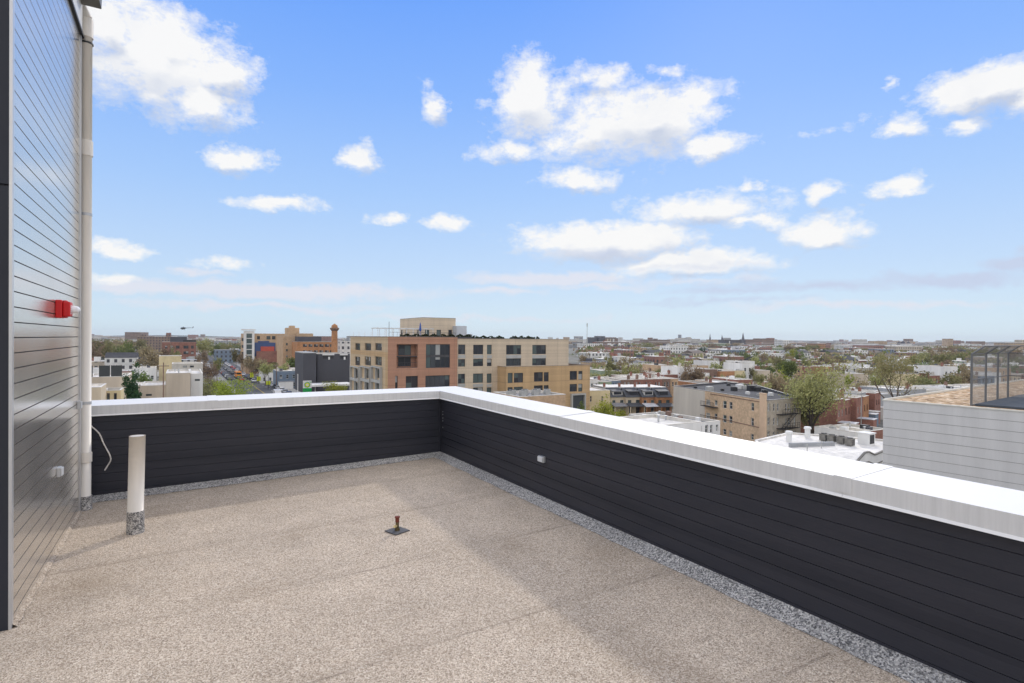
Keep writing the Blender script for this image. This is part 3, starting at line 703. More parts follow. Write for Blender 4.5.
def gable(e,W,Dp,z,h,m,over=.3):
    b=MB(); b.prism([(-over,z),(W/2,z+h),(W+over,z),(W+over,z-.15),(W/2,z+h-.15),(-over,z-.15)],-over,Dp+over); b.build('roof',m,e)

def polyb(name,label,cat,pts,H,wall,roof,par=.3,cop=None,faces=None,mats=None):
    """building on a polygon plan; pts world (x,y) counter-clockwise; faces: {edge index: (openings, style)}"""
    o0=Vector((*pts[0],0)); P=[Vector((x,y,0))-o0 for x,y in pts]; n=len(P); e=empty(name,tuple(o0),0,label=label,cat=cat)
    wm=[wall]+(mats or []); mi=0
    b=MB()
    for i in range(n):
        a,c=P[i],P[(i+1)%n]; L_=(c-a).length; d=(c-a)/L_; nin=Vector((-d.y,d.x,0)); ops,st,k=(faces or {}).get(i,([], 'sw',0))
        ops=[(max(.1,q[0]),min(L_-.1,q[1]),max(.3,q[2]),min(H-.3,q[3])) for q in ops]; ops=[q for q in ops if q[1]-q[0]>.3 and q[3]-q[2]>.4]
        facade(b,lambda t_,dd,z:tuple(a+d*t_+nin*dd+Vector((0,0,z))),L_,0,H,ops,k,.14)
        ang=math.atan2(d.y,d.x)
        for q in ops:
            fm,ps=winmesh(q[1]-q[0],q[3]-q[2],st); k2=(round(q[1]-q[0],1),round(q[3]-q[2],1)); loc=a+d*q[0]+nin*.14+Vector((0,0,q[2]))
            w_=inst(fm,'window',e,tuple(loc),(0,0,ang),((q[1]-q[0])/k2[0],1,(q[3]-q[2])/k2[1])); inst(ps[R.choice((0,0,1,1,3,2))],'pane',w_,(0,0,0))
        c_=MB(); u=d*.03
        q4=[a-nin*.04-u,c-nin*.04+u,c+nin*.3-u*4,a+nin*.3+u*4]
        for z0,z1 in ((H,H+.08),): 
            c_.face([tuple(v_+Vector((0,0,z1+.001*i))) for v_ in q4]); 
            for j_ in range(4): v1,v2=q4[j_],q4[(j_+1)%4]; c_.face([tuple(v1+Vector((0,0,z0))),tuple(v2+Vector((0,0,z0))),tuple(v2+Vector((0,0,z1+.001*i))),tuple(v1+Vector((0,0,z1+.001*i)))])
        a2,c2=a+nin*.25,c+nin*.25; c_.face([tuple(a2+Vector((0,0,H-par))),tuple(c2+Vector((0,0,H-par))),tuple(c2+Vector((0,0,H))),tuple(a2+Vector((0,0,H)))])
        c_.build('coping',cop or M_cop,e)
    b.build('wall',wm if len(wm)>1 else wall,e)
    b=MB(); b.face([(v.x,v.y,H-par) for v in P]); b.build('roof',roof,e)
    e['H']=H; return e
# tan walk-up apartment (angled grid)
rects_f=[(a,c,y0,y1) for (a,c) in ((768.6,770.6),(774,775.9),(777.7,779.6),(786,788),(789,790.9),(794.6,796.6)) for y0,y1 in ((403.6,411.3),(417.7,425.3),(431.5,438.5))]
rects_l=[(723.3,727.2,400.9,408.5),(729.6,733,401.9,409.2),(723.3,727.2,415,422.6),(729.6,733,416,423.3),(723.6,727,429,434.8),(729.6,733,430.8,436.5),
 (706.4,710.8,399.6,405.2),(714.8,718,400.2,405.9),(706.4,710.8,412.8,418.5),(714.8,718,413.7,419.4),(751.6,754.6,402.9,411),(751.6,754.6,418,426),(751.6,754.6,434,440)]
HA=zat(767.5,400.6,100)
def wp(px,D): return ((px-512)/F*D,D)
aG,aE,aC,aB,aA=wp(767.5,100),wp(801.5,105),wp(757,134),wp(725.5,143),wp(674,129.5)
class PF:
    """face between two world points: pixel -> distance along it, height"""
    def __init__(s,a,c): s.a=Vector(a); s.c=Vector(c); s.L=(s.c-s.a).length; s.d=(s.c-s.a)/s.L
    def t(s,px): k=(px-512)/F; return (k*s.a.y-s.a.x)/(s.d.x-k*s.d.y)
    def z(s,px,py): return CZ-(py-yh(px))*(s.a.y+s.t(px)*s.d.y)/F
    def rect(s,x0,x1,y0,y1): xm=(x0+x1)/2; a,b=sorted((s.t(x0),s.t(x1))); return (a,b,s.z(xm,y1),s.z(xm,y0))
pfF,pfL=PF(aG,aE),PF(aA,aG)
M_gbr=mat('grey tan brick',(.40,.35,.28),.9,.16,.4,fine=2)
ta=polyb('walk_up_apartments','three storey tan brick apartment house with a black roof and tall chimney','apartment building',[aG,aE,aC,aB,aA],HA,M_gbr,RF['black'],.35,M_copd,
  {0:([pfF.rect(*r) for r in rects_f],'sw',0),4:([pfL.rect(*r) for r in rects_l],'sw',1)},[mat('tan brick side',(.60,.44,.29),.9,.14,.3,fine=2)])
def edge_part(pf,base,boxes,name,m_):
    """boxes in (along, outward, z) of a face, outward positive away from the building"""
    b=MB(); ang=math.atan2(pf.d.y,pf.d.x)
    for (a,c,o0,o1,z0,z1) in boxes: b.box(a,c,-o1,-o0,z0,z1)
    return b.build(name,m_,base,loc=(pf.a.x-base.location.x,pf.a.y-base.location.y,0),rz=ang)
edge_part(pfL,ta,[(0.02,pfL.t(705.5),.003,.03,0,HA-.02)],'rendered_wall',mat('plain cement render',(.58,.54,.47),.9,.12,.3,streak=True))
edge_part(pfL,ta,[(pfL.t(762),pfL.L-.02,.003,.4,0,HA+1.1),(pfL.t(762)-.06,pfL.L+.04,-.06,.46,HA+1.1,HA+1.25)],'chimney',mat('buff chimney brick',(.66,.48,.33),.9,.12,.6))
edge_part(pfL,ta,[(pfL.t(711),pfL.L-1.6,.003,.05,4.2,4.35),(pfL.t(711),pfL.L-1.6,.003,.09,HA-.5,HA-.35)],'string_course',W_['brown'])
for y0 in (406.8,420.8):
    a,c=pfL.t(705.6),pfL.t(719); zb=pfL.z(712,y0); bx=[(a,c,.01,1.1,zb,zb+.12),(a,c,1.06,1.12,zb+1,zb+1.06)]+[(a+(c-a)*k/9-.02,a+(c-a)*k/9+.02,1.07,1.11,zb+.12,zb+1) for k in range(10)]
    edge_part(pfL,ta,bx,'iron_balcony',W_['black'])
b=MB()
zs=[pfF.z(785,413.5),pfF.z(785,427.5)]; x0,x1=pfF.t(777),pfF.t(794)
for zz in zs:
    b.box(x0,x1,-1.3,-.02,zz-.1,zz); b.box(x0,x1,-1.32,-1.26,zz+.9,zz+.96); b.box(x0,x1,-1.32,-1.26,zz+.45,zz+.5)
    for k in range(8): x=x0+(x1-x0)*k/7; b.box(x-.025,x+.025,-1.31,-1.27,zz,zz+.9)
for y_ in (-1.15,-.5): b.tube([(x0+.8,y_,zs[1]),(x1-.6,y_,zs[0])],.07,4)
for k in range(9): q=k/8; x=x0+.8+(x1-x0-1.4)*q; b.box(x-.12,x+.12,-1.15,-.5,zs[1]+(zs[0]-zs[1])*q-.02,zs[1]+(zs[0]-zs[1])*q+.02)
b.tube([(x0+.4,-1.1,0),(x0+.4,-1.1,zs[1])],.06,4); b.build('fire_escape',W_['black'],ta,loc=(0,0,0),rz=math.atan2(pfF.d.y,pfF.d.x))
for i,(px,py,s) in enumerate(((708,391.5,1.3),(722,391,.6),(733,391,1.1),(738,389,1.3),(744,389.5,1.),(750,391,1.5),(756,391.5,1.2),(747,394.5,.7),(758,396,.5),(764,393.5,.9),(728,386,.7),(770,396,.8),(741,386,.8),(753,388.5,.9),(695,388.6,.6))):
    D=(CZ-HA+.35)*F/(py-yh(px)); x,y=(px-512)/F*D-ta.location.x,D-ta.location.y
    b=MB(); b.box(x,x+s,y,y+s,HA-.35,HA-.35+s*.75); b.tube([(x+s/2,y+s/2,HA-.35+s*.75),(x+s/2,y+s/2,HA-.35+s*.75+.06)],s*.4,10); b.build('roof_unit',(M_unit,M_dark,M_dark,M_framew)[i%4],ta)

# white corner shop with a red wall, in front of it
cs=building('corner_shop','low white shop building with a red side wall and cluttered grey roof','shop',687,721,424.5,88,RG,13,W_['white'],'grey',[(689.3,691.8,427.4,433),(693.6,696,427,433),(700,702.5,426,432),(706,708.8,425,433),(711,713.4,425,433),(716.8,719.2,424.8,431.5)],None,lm=W_['grey'],n=3)
MB().box(-.03,-.003,.02,5.2,.5,cs['H']-.1).build('red_wall_panel',mat('red painted wall',(.5,.03,.035),.7,.1),cs)
for i,(x,y) in enumerate(((2,2.5),(4,5),(6,3),(3,8),(6.3,8),(7,10.5),(1.6,10.8),(4.6,11))):
    b=MB(); s=R.uniform(.5,.9); b.box(x,x+s,y,y+s,cs['H']-.4,cs['H']-.4+R.uniform(.4,.8)); b.build('roof_unit',(M_unit,W_['brown'],M_framew,M_metal)[i%4],cs)
wr=building('flat_roof_shop','low building with a broad bare white roof just beyond the parapet','shop',640,702,428,74,RG,9,'white','white',n=2)
b=MB(); building('flat_roof_annexe','low grey roofed annexe carrying a row of condensers before the apartment block','annexe',520,566,397,92,RG,9,'tanbrick','grey')
u0=Face(520,92,RG); gcond=[]
for i in range(7):
    e=empty('condenser',(0,0,0),RG,label=None,cat='air conditioner',group='condensers in a row on the annexe roof'); tag(e,'grey fan condenser in the row on the grey annexe roof')
    x=-2.+i*1.25; y=4.+(i%2)*1.3; px_=gp(520,92); e.location=(px_[0]+(x+2.5)*cY-y*sY,px_[1]+(x+2.5)*sY+y*cY,bpy.data.objects['flat_roof_annexe']['H']-.4)
    b=MB(); b.box(-.45,.45,-.45,.45,.1,1.05); b.build('casing',M_unit,e); b=MB(); b.tube([(0,0,1.05),(0,0,1.12)],.36,12); b.build('fan_grille',M_dark,e)

# wide white roof at lower right
Hw=6.35
def wz(px,py,z): D=(CZ-z)*F/(py-yh(px)); return ((px-512)/F*D,D)
wf=polyb('flat_roof_store','long low building with a wide white flat roof beyond the right parapet','shop',[wz(*q,Hw+.15) for q in ((782,481),(845,469.5),(912,449),(905,441.5),(790,432.8),(756,440.5))],Hw+.15,W_['white'],RF['white'],.15,RF['white'])
wfo=wf.location
def put(px,py,zz): # point at height zz on bearing
    D=(CZ-zz)*F/(py-yh(px)); return ((px-512)/F*D,D,zz)
AC=[]
for i,(px,py) in enumerate(((825,441),(833,442.5),(842.5,444),(851,446))):
    e=empty('condenser',put(px,py,Hw),RG,cat='air conditioner',group='four dark condensers on the white roof'); tag(e,['leftmost','second from left','third from left','rightmost'][i]+' of the four dark square condensers on the wide white roof')
    b=MB(); b.box(-.42,.42,-.42,.42,.08,.95); b.box(-.5,.5,-.5,.5,.95,1.0); b.build('casing',mat('old unit casing',(.2,.19,.17),.7,.3,2),e)
    b=MB(); b.tube([(0,0,1.),(0,0,1.1)],.36,14); b.build('fan_grille',M_dark,e)
    b=MB(); 
    for k in range(6): b.box(-.38,.38,-.43,-.421,.15+k*.12,.2+k*.12)
    b.build('louvres',M_dark,e)
e=empty('rooftop_ventilator',put(867.5,444.5,Hw),RG,label='big pale boxy ventilator with a dark louvred opening on the white roof',cat='ventilator')
b=MB(); b.box(-.75,.75,-.7,.7,.0,1.5); b.box(-.85,.85,-.8,.8,1.5,1.6); b.build('casing',M_framew,e); b=MB(); b.box(-.5,.5,-.74,-.701,.2,1.35); b.build('louvred_opening',M_dark,e)
for i,(px,py,h,l) in enumerate(((808.5,437.5,1.2,'round white capped vent farthest back on the white roof'),(790,441.5,1.1,'round white capped vent near the left end of the white roof'))):
    e=empty('roof_cowl',put(px,py,Hw if px>800 else Hw),RG,label=l,cat='roof vent'); b=MB(); b.tube([(0,0,0),(0,0,h)],.36,14); b.build('shaft',M_framew,e); b=MB(); b.tube([(0,0,h),(0,0,h+.1),(0,0,h+.3)],[.5,.5,.42],14); b.build('hood',M_framew,e)
wg=polyb('flat_roof_garage','low white roofed garage with rust stains left of the wide white roof','garage',[wz(*q,5.9) for q in ((745,462),(795,475),(757,443),(735,440.5),(700,447))],5.9,W_['beige'],RF['white'],.15,RF['white'])
a_,c_=wz(792,447.5,Hw),wz(836,446,Hw); b=MB(); dv=Vector((c_[0]-a_[0],c_[1]-a_[1])); b.box(0,dv.length,0,.45,Hw,Hw+.5); b.build('roof_curb',W_['grey'],wf,loc=(a_[0]-wfo.x,a_[1]-wfo.y,0),rz=math.atan2(dv.y,dv.x))
for px,py in ((808.3,451.5),(822.5,448.5),(800,458)):
    q=wz(px,py,Hw); MB().tube([(0,0,0),(0,0,.9)],.06,6).build('vent_pipe',M_unit,wf,loc=(q[0]-wfo.x,q[1]-wfo.y,Hw))
# mission style gable parapet
gx,gy,gz=gp(846,56.5); ge=empty('gable_parapet',(gx,gy,Hw-3),RG,label='white curved ornamental gable with dark moulding on the front of the white roof building',cat='gable parapet')
fg=Face(846,56.5,RG)
pr=[(846,470),(853,464),(859,461.5),(863,457),(866,453.5),(870,452.5),(876,455.5),(884,452.0),(892,449.5),(900,450),(915,452)]
P2=[(fg.t(x),fg.z(x,y)-(Hw-3)) for x,y in pr]
b=MB(); prof=[(0,0)]+P2+[(P2[-1][0],0)]
for (a0,z0),(a1,z1) in zip(P2,P2[1:]): b.prism([(a0,0),(a1,0),(a1,z1),(a0,z0)],0,.35)
b.build('gable_wall',W_['white'],ge,fixn=True)
b=MB()
for (a0,z0),(a1,z1) in zip(P2,P2[1:]): b.prism([(a0,z0+.003),(a1,z1+.003),(a1,z1+.14),(a0,z0+.14)],-.1,.12); b.prism([(a0,z0-1.0),(a1,z1-1.0),(a1,z1-.9),(a0,z0-.9)],-.08,-.003)
b.build('moulding',mat('weathered moulding',(.2,.19,.17),.8,.2),ge,fixn=True)
for k in (7,8.6): b=MB(); b.box(k,k+.7,-.05,-.004,.2,1.5); b.build('window',M_gl[0],ge)

# big light grey building at right with pebble roof and fence
PR=math.radians(36.7); wx,wy=(884-512)/F*32.,32.
nb=empty('metal_clad_building',(wx,wy,0),PR,label='big plain light grey panelled building with a pebble covered roof at the right edge',cat='building')
zt_=zat(884,400.6,32); 
M_panel=mat('light grey fibre panels',(.66,.655,.645),.75,.07,1.6,streak=True)
b=MB(); z=zt_; Ls=46
while z>1:
    zl=max(0,z-.5)
    b.face([(-.0,0,zl+.018),(-.0,-Ls,zl+.018),(-.0,-Ls,z),(0,0,z)][::-1]); b.face([(.02,0,zl),(.02,-Ls,zl),(.02,-Ls,zl+.018),(.02,0,zl+.018)][::-1],1)
    b.face([(0,0,zl+.018),(.02,0,zl+.018),(.02,-Ls,zl+.018),(0,-Ls,zl+.018)])
    z-=.5
b.box(.021,30,-Ls,0,0,zt_-.02); b.build('panelled_wall',[M_panel,mat('panel joint',(.2,.19,.18),.9,.1)],nb)
M_peb=speckle('brown roof pebbles',[(.10,.06,.03),(.36,.22,.11),(.58,.40,.23),(.70,.52,.34),(.9,.8,.65)],5,.25,False,1.)
b=MB(); b.face([(.02,-Ls,zt_-.015),(30,-Ls,zt_-.015),(30,0,zt_-.015),(.02,0,zt_-.015)]); b.build('pebble_roof',M_peb,nb)
b=MB(); b.box(-.04,.14,-Ls,.04,zt_,zt_+.06); b.box(.14,30,-.06,.04,zt_-.02,zt_+.1); b.build('roof_edge',mat('cream roof edge',(.72,.70,.62),.6,.1,1),nb)
def nloc(px,py,z): # local roof coords of that building
    D=(CZ-z)*F/(py-yh(px)); x,y=(px-512)/F*D-wx,D-wy; c,s_=math.cos(PR),math.sin(PR); return (x*c+y*s_,-x*s_+y*c)
A=nloc(972,405.6,zt_); Bq=nloc(1010,396.6,zt_)
b=MB(); c0=nloc(974,406.3,zt_); c1=nloc(1011,397.,zt_)
b.box(A[0]+.05,Bq[0]+6,A[1]-13,A[1]-.15,zt_+.0,zt_+.1); b.build('dark_membrane',mat('dark blue grey deck',(.06,.075,.095),.8,.1),nb)
fe=empty('mesh_fence',(0,0,0),0,label='grey steel mesh fence with an inward slanting top on the pebble roof',cat='fence')
fe.location=(wx+A[0]*math.cos(PR)-A[1]*math.sin(PR),wy+A[0]*math.sin(PR)+A[1]*math.cos(PR),zt_); fe.rotation_euler=(0,0,PR)
M_post=mat('grey galvanised post',(.17,.175,.18),.5,.1,metal=.3)
LN=(Bq[0]-A[0])*.84; hp=zat(972,354,A and fe.location.y)-zt_
Dy=fe.location.y
def post(x,y,dx,dy):
    b=MB(); b.tube([(x,y,-.1),(x,y,hp)],.055,8); b.tube([(x,y,hp),(x+dx,y+dy,hp+.42)],.045,8); b.build('post',M_post,fe)
xs_=[0,LN*.36,LN*.69,LN]
for x in xs_: post(x,0,.5,-.05) if False else post(x,0,.35,-.45)
xs2=[-2.2,-4.6,-7,-9.4]
for y in xs2: post(LN,y,.45,-.0)
b=MB()
for z in (.02,hp*.5,hp): b.tube([(0,0,z),(LN,0,z)],.03,6); b.tube([(LN,0,z),(LN,-9.4,z)],.03,6)
b.tube([(.35,-.45,hp+.42),(LN+.35,-.45,hp+.42)],.035,6); b.tube([(LN+.35,-.45,hp+.42),(LN+.45,-9.4,hp+.42)],.035,6); b.build('rail',M_post,fe)
def meshpanel(name,p,q,r,sp=.08,w=.009):
    """woven wire between p->q (base) and p->r (up)"""
    b=MB(); p,q,r=Vector(p),Vector(q),Vector(r); U=(q-p);V=(r-p); L1,L2=U.length,V.length; U.normalize();V.normalize()
    nrm=U.cross(V)
    k=-L2
    def quad(a,c):
        d=(c-a).normalized().cross(nrm)*w; b.face([a-d,a+d,c+d,c-d])
    k=sp
    while k<L1+L2:
        # diagonals one way: from (k,0) toward (k-L2,L2)
        a0=min(k,L1); b0=k-a0; a1=max(k-L2,0); b1=k-a1
        if abs(a0-a1)>.01:
            quad(p+U*a0+V*b0,p+U*a1+V*b1); quad(p+U*(L1-a0)+V*b0,p+U*(L1-a1)+V*b1)
        k+=sp
    b.build(name,mat('woven wire',(.27,.27,.265),.6,.1),fe)
meshpanel('mesh_panel',(0,0,.02),(LN,0,.02),(0,0,hp)); meshpanel('mesh_panel',(0,0,hp),(LN,0,hp),(.35,-.45,hp+.42)); meshpanel('mesh_panel',(LN,0,.02),(LN,-9.4,.02),(LN,0,hp))

# dormered rowhouses
RHc=[('cream','slate','white',611,626.5),('cream','slate','dark',626.5,642.5),('orange','slate','white',642.5,657),('orange','slate','dark',657,672.5)]
nm=['cream rowhouse with slate mansard and a wide pale dormer, left end of its row','cream rowhouse with dark bay windows and dark porch roof','orange brick rowhouse with white trimmed door, third of the dormered row','orange brick rowhouse with green shrubs at its porch, right end of the dormered row']
for i,(wl,rf_,tr_,p0,p1) in enumerate(RHc):
    f=Face(p0,146,RA); W=f.t(p1); He=f.z(p0,397.5); e=empty('rowhouse',gp(p0,146),RA,label=nm[i],cat='rowhouse',group='four dormered rowhouses')
    ops=[(W*.12,W*.34,He-2.3,He-.7),(W*.62,W*.86,He-2.3,He-.7),(W*.12,W*.38,.9,2.5),(W*.62,W*.86,.3,2.4)]
    shell(e,W,11,0,He,W_[wl],RF['grey'],ops,[],(),'sb' if i%2 else 'sw',RF['slate'],par=.1)
    b=MB(); b.prism([(-.25,He+.05),(2.6,He+2.3),(2.9,He+2.3),(2.9,He+.05)],0,W,ax='x'); b.build('mansard_roof',RF['slate'],e,fixn=True)
    b=MB(); b.box(.0,W,2.9,11,He+.07,He+2.25); b.build('upper_wall',W_['grey'],e); b=MB(); b.box(.0,W,2.88,11.1,He+2.25,He+2.4); b.build('flat_roof',RF['white'],e)
    b=MB(); b.box(W*.2,W*.8,.35,2.4,He+.5,He+1.45); b.build('dormer',W_['darkgrey'] if i%2 else W_['white'],e)
    b=MB(); b.prism([(.15,He+1.45),(.15,He+1.55),(2.5,He+1.95),(2.5,He+1.85)],W*.15,W*.85,ax='x'); b.build('dormer_roof',RF['slate'],e,fixn=True)
    b=MB(); b.box(W*.25,W*.75,.3,.349,He+.65,He+1.35); b.build('dormer_window',M_gl[0],e)
    b=MB(); b.prism([(-2.2,2.75),(-2.2,2.85),(0-.01,3.5),(-.01,3.4)],0,W-.2,ax='x'); b.build('porch_roof',(RF['grey'],RF['slate'],RF['silver'],RF['slate'])[i],e,fixn=True)
    for x in (.15,W-.5): MB().box(x,x+.22,-2.1,-1.88,0,2.75).build('porch_post',W_[wl],e)
    b=MB(); b.box(.05,.5,4,4.6,He+2.4,He+3.4); b.build('chimney',W_['redbrick'],e)
building('corner_house','pale yellow stuccoed house end beside the bright green tree','house',583,610.5,391,139,RA,10,'yellow','white',[(590.5,592.3,396,402),(602,603.6,396,402)],par=.2)
building('rowhouse','small white house with a grey hipped roof right beside the apartment block','house',588,600,380.6,160,RA,10,'white','grey',[(591.5,593.5,383.5,388),(596,598,383.5,388)])
building('rowhouse','sage green clapboard house with a white lean roof','house',600.3,612,382,160,RA,11,'green','white',[(604,608,384.6,387.6)],ch=1)
building('rowhouse','blue grey house with tall narrow windows between sage green and dark brown ones','rowhouse',612.2,621,381,161,RA,11,'bluegrey','white',[(614,615.5,383,388),(617,618.6,383,388)],ch=1)
building('rowhouse','dark brown brick rowhouse with a recessed back porch','rowhouse',621.2,634,380,163,RA,11,'brown','white',[(624.5,626,382,388),(628,630,382,388)],ch=1)
bk=[('redbrick','rowhouse rear of red brick with two white windows, first past the dark brown house'),('redbrick','red brick rowhouse rear with a broad pale panel'),('redbrick','red brick rowhouse rear with twin sash windows'),('brown','brown brick rowhouse rear with a dark doorway'),('tanbrick','tan rowhouse rear just left of the black roof')]
p=634.3
for i,(c,l) in enumerate(bk):
    q=p+(10,9.5,9,8,8)[i]; building('rowhouse',l,'rowhouse',p,q-.2,379.6-.2*i,165+i*2,RA,13,c,'white',[(p+1.8,p+3.4,382,386.5),(p+5,p+6.6,382,386.5)],n=1,ch=1,style='sw'); p=q

# ---------------- rows of houses further out
ORD=['first','second','third','fourth','fifth','sixth','seventh','eighth','ninth','tenth','eleventh','twelfth','thirteenth','fourteenth','fifteenth','sixteenth','seventeenth','eighteenth','nineteenth','twentieth','twenty-first','twenty-second','twenty-third','twenty-fourth','twenty-fifth','twenty-sixth','twenty-seventh','twenty-eighth','twenty-ninth','thirtieth','thirty-first','thirty-second','thirty-third','thirty-fourth','thirty-fifth']+['thirty-sixth','thirty-seventh','thirty-eighth','thirty-ninth','fortieth']
cw=dict(redbrick='red brick',brown='brown brick',tanbrick='tan brick',cream='cream',white='white',grey='grey',beige='beige',orange='orange brick',stone='pale stone',bluegrey='blue grey',green='sage green',yellow='pale yellow',darkgrey='charcoal',teal='teal')
WKEYS=['redbrick']*5+['brown']*2+['white']*2+['stone']+['tanbrick']*3+['cream']*2+['white']*5+['grey','beige','beige','orange','stone','bluegrey','green','yellow']
RKEYS=['white']*9+['silver']*3+['grey']*3+['black','black','brown']+['red']*0
FARW={k:farmat('far '+k,tuple(W_[k].node_tree.nodes and c for c in col)) for k,col in dict(redbrick=(.29,.155,.12),brown=(.24,.17,.13),tanbrick=(.46,.34,.22),cream=(.6,.52,.4),white=(.7,.69,.66),grey=(.33,.34,.35),beige=(.52,.45,.36),orange=(.42,.22,.11),stone=(.52,.5,.45),bluegrey=(.18,.23,.29),green=(.3,.36,.25),yellow=(.62,.53,.34),darkgrey=(.1,.1,.115)).items()}
YT=[]
def row(where,D0,p0,p1,rz,w=(5,7),h=(6.5,8),dp=12,near=True,gapp=.06,name='rowhouse',roofs=None,walls=None,grp=None):
    px=p0; i=0; f0=Face(p0,D0,rz); T=0; Tm=f0.t(p1)
    base=gp(p0,D0); c_,s_=math.cos(rz),math.sin(rz); run=None
    while T<Tm and i<40:
        W=R.uniform(*w); 
        if R.random()<gapp: T+=R.uniform(4,12)
        sb=R.choice((0,0,0,.8,-1.1,1.6)) if w[1]>5.8 else 0
        x,y=base[0]+T*c_-sb*s_,base[1]+T*s_+sb*c_
        pxx=512+F*x/y
        wk=R.choice(walls or WKEYS); rk=R.choice(roofs or RKEYS); H=R.uniform(*h)
        if R.random()<.1: H+=2.8
        e=empty(name,(x,y,0),rz,cat={'rowhouse':'rowhouse','city_building':'building'}[name],group=grp or where,label='%s-roofed %s %s, %s from left, %s'%({'silver':'silver','red':'red-tile'}.get(rk,rk),cw[wk],'rowhouse' if name=='rowhouse' else 'building',ORD[i],where))
        if near:
            shell(e,W-.03,dp,0,H,W_[wk],RF[rk],grid_ops(W,H,0,3.0,.95,1.5,2.3,.9,.6),[],(),R.choice(('sw','sw','sb')),None,.35,pane=True)
            clutter(e,W,dp,H-.35,R.randint(0,2),R.random()<.6)
            for _ in range(R.randint(0,2)):
                s_w=R.uniform(.6,1.3); xx,yy=R.uniform(.5,max(.6,W-1.6)),R.uniform(1,dp-2.5)
                MB().box(xx,xx+s_w,yy,yy+s_w,H-.35,H-.35+R.uniform(.5,1.)).build('roof_unit',R.choice((M_unit,M_dark,W_['darkgrey'],M_framew)),e)
            # low back extension
            if R.random()<.6:
                b=MB(); b.box(.3,W*.55,-3.2,-.01,0,2.9); b.build('extension',W_[R.choice(WKEYS)],e); b=MB(); b.box(.2,W*.6,-3.3,-.01,2.9,3.02); b.build('extension_roof',RF[R.choice(('white','grey','silver'))],e)
        else:
            b=MB(); b.box(0,W-.05,0,dp,0,H); b.build('wall',FARW[wk],e)
            b=MB()
            if name=='rowhouse' and rk in('red','black','brown') : b.prism([(-.2,H+.003),(dp/2,H+2.4),(dp+.2,H+.003)],0,W-.05,ax='x'); b.build('roof',RF[rk],e,fixn=True)
            else:
                b.box(-.1,W,-.1,dp+.1,H+.003,H+.2)
                b.build('roof',RF[rk],e)
                for _ in range(R.randint(1,3)):
                    s_w=R.uniform(1,.16*W+1.5); xx,yy=R.uniform(.3,max(.4,W-s_w-.3)),R.uniform(.5,dp-3)
                    MB().box(xx,xx+s_w,yy,yy+R.uniform(1,2.5),H+.2,H+.2+R.uniform(.6,2.)).build('roof_unit',R.choice((M_unit,W_['redbrick'],W_['white'],W_['darkgrey'])),e)
        if near and T>0 and R.random()<.8 or (not near and name=='rowhouse' and R.random()<.85):
            q=(T+W/2,dp+R.uniform(3.5,7)); YT.append((x+W/2*c_-q[1]*s_,y+W/2*s_+q[1]*c_,R.uniform(7.5,13),R.uniform(3,5.6),i,where))
        T+=W; i+=1
row('row behind the dormered rowhouses',186,592,700,RA,w=(5.5,8),roofs=['white']*5+['silver'],walls=['white','white','redbrick','brown','cream'])
row('row between black roof and big tree',172,700,742,RA,w=(5.5,8))
row('brick row right of the big tree',118,838,884,RA+.5,w=(4.6,6),h=(6.8,7.6),gapp=0,walls=['tanbrick','redbrick','redbrick','orange','redbrick','grey'],roofs=['white','silver'])
row('low terrace beside the grey panelled building',94,856,886,RG,w=(4.5,5.5),h=(4.2,4.8),dp=7,gapp=0,walls=['redbrick','white'],roofs=['white'])
row('third row beyond the apartment block',214,600,760,RA,w=(4.8,7.5))
row('midway row right of the big tree',205,858,1030,RA,w=(4.8,7.5))
row('pale row behind the grey panelled building',150,872,1030,RA,w=(7,13),h=(5.5,7),roofs=['white','white','silver'],walls=['white','stone','grey'])
row('fourth row beyond the apartment block',252,592,880,RA,w=(5,8.5))
row('fifth row beyond the apartment block',300,590,900,RA,w=(5.5,12),near=False)
row('fifth row, behind the mesh fence',262,880,1040,RA,w=(7,13),near=False)
row('sixth row beyond the apartment block',356,590,905,RA,w=(6,14),near=False)
row('sixth row near the right edge',330,900,1040,RA,w=(8,15),near=False)
row('seventh row, halfway to the horizon',425,588,1035,RA,w=(8,20),h=(6,10),near=False,dp=16)
row('eighth row of wide roofs',510,588,1035,RA,w=(12,30),h=(6,11),near=False,dp=18,name='city_building')
row('ninth row of wide roofs',620,585,1035,RA,w=(14,36),h=(6,12),near=False,dp=22,name='city_building')
row('tenth row, below the skyline',760,585,1035,RA,w=(20,44),h=(6,13),near=False,dp=26,name='city_building')
row('last row below the far skyline',960,585,1035,RA,w=(26,54),h=(7,15),near=False,dp=30,name='city_building')
# left side
row('pale row left of the evergreen',196,84,150,RG,w=(6,8),h=(7,8.5),walls=['white','white','redbrick','grey'],roofs=['white','silver'])
row('row behind the low beige buildings',150,84,182,RG,w=(7,10),h=(4.5,6.5),walls=['cream','beige','white'],roofs=['white','grey'])
row('left row before the tree belt',262,84,168,RG,w=(7,14),near=False)
row('far left row by tree belt',340,84,160,RG,w=(10,20),near=False)
row('left skyline row',620,84,235,RG,w=(18,40),h=(8,14),near=False,dp=22,name='city_building')
row('row beyond the left street trees',420,215,245,RG,w=(14,24),h=(8,12),near=False,dp=20,name='city_building')
row('low row beside the charcoal building',240,262,304,RG,w=(8,13),h=(4,6),near=True,walls=['white','stone','bluegrey','redbrick'],roofs=['white','silver'])
row('low row left of petrol station',214,278,304,RG,w=(7,10),h=(3.6,4.6),near=True,walls=['white','redbrick','bluegrey'],roofs=['white'])
row('between charcoal building and apartments',300,330,352,RG,w=(9,14),h=(12,15),near=False,walls=['white'],roofs=['white'])
row('far row over the charcoal building',560,300,352,RG,w=(18,30),h=(8,12),near=False,dp=20,name='city_building')

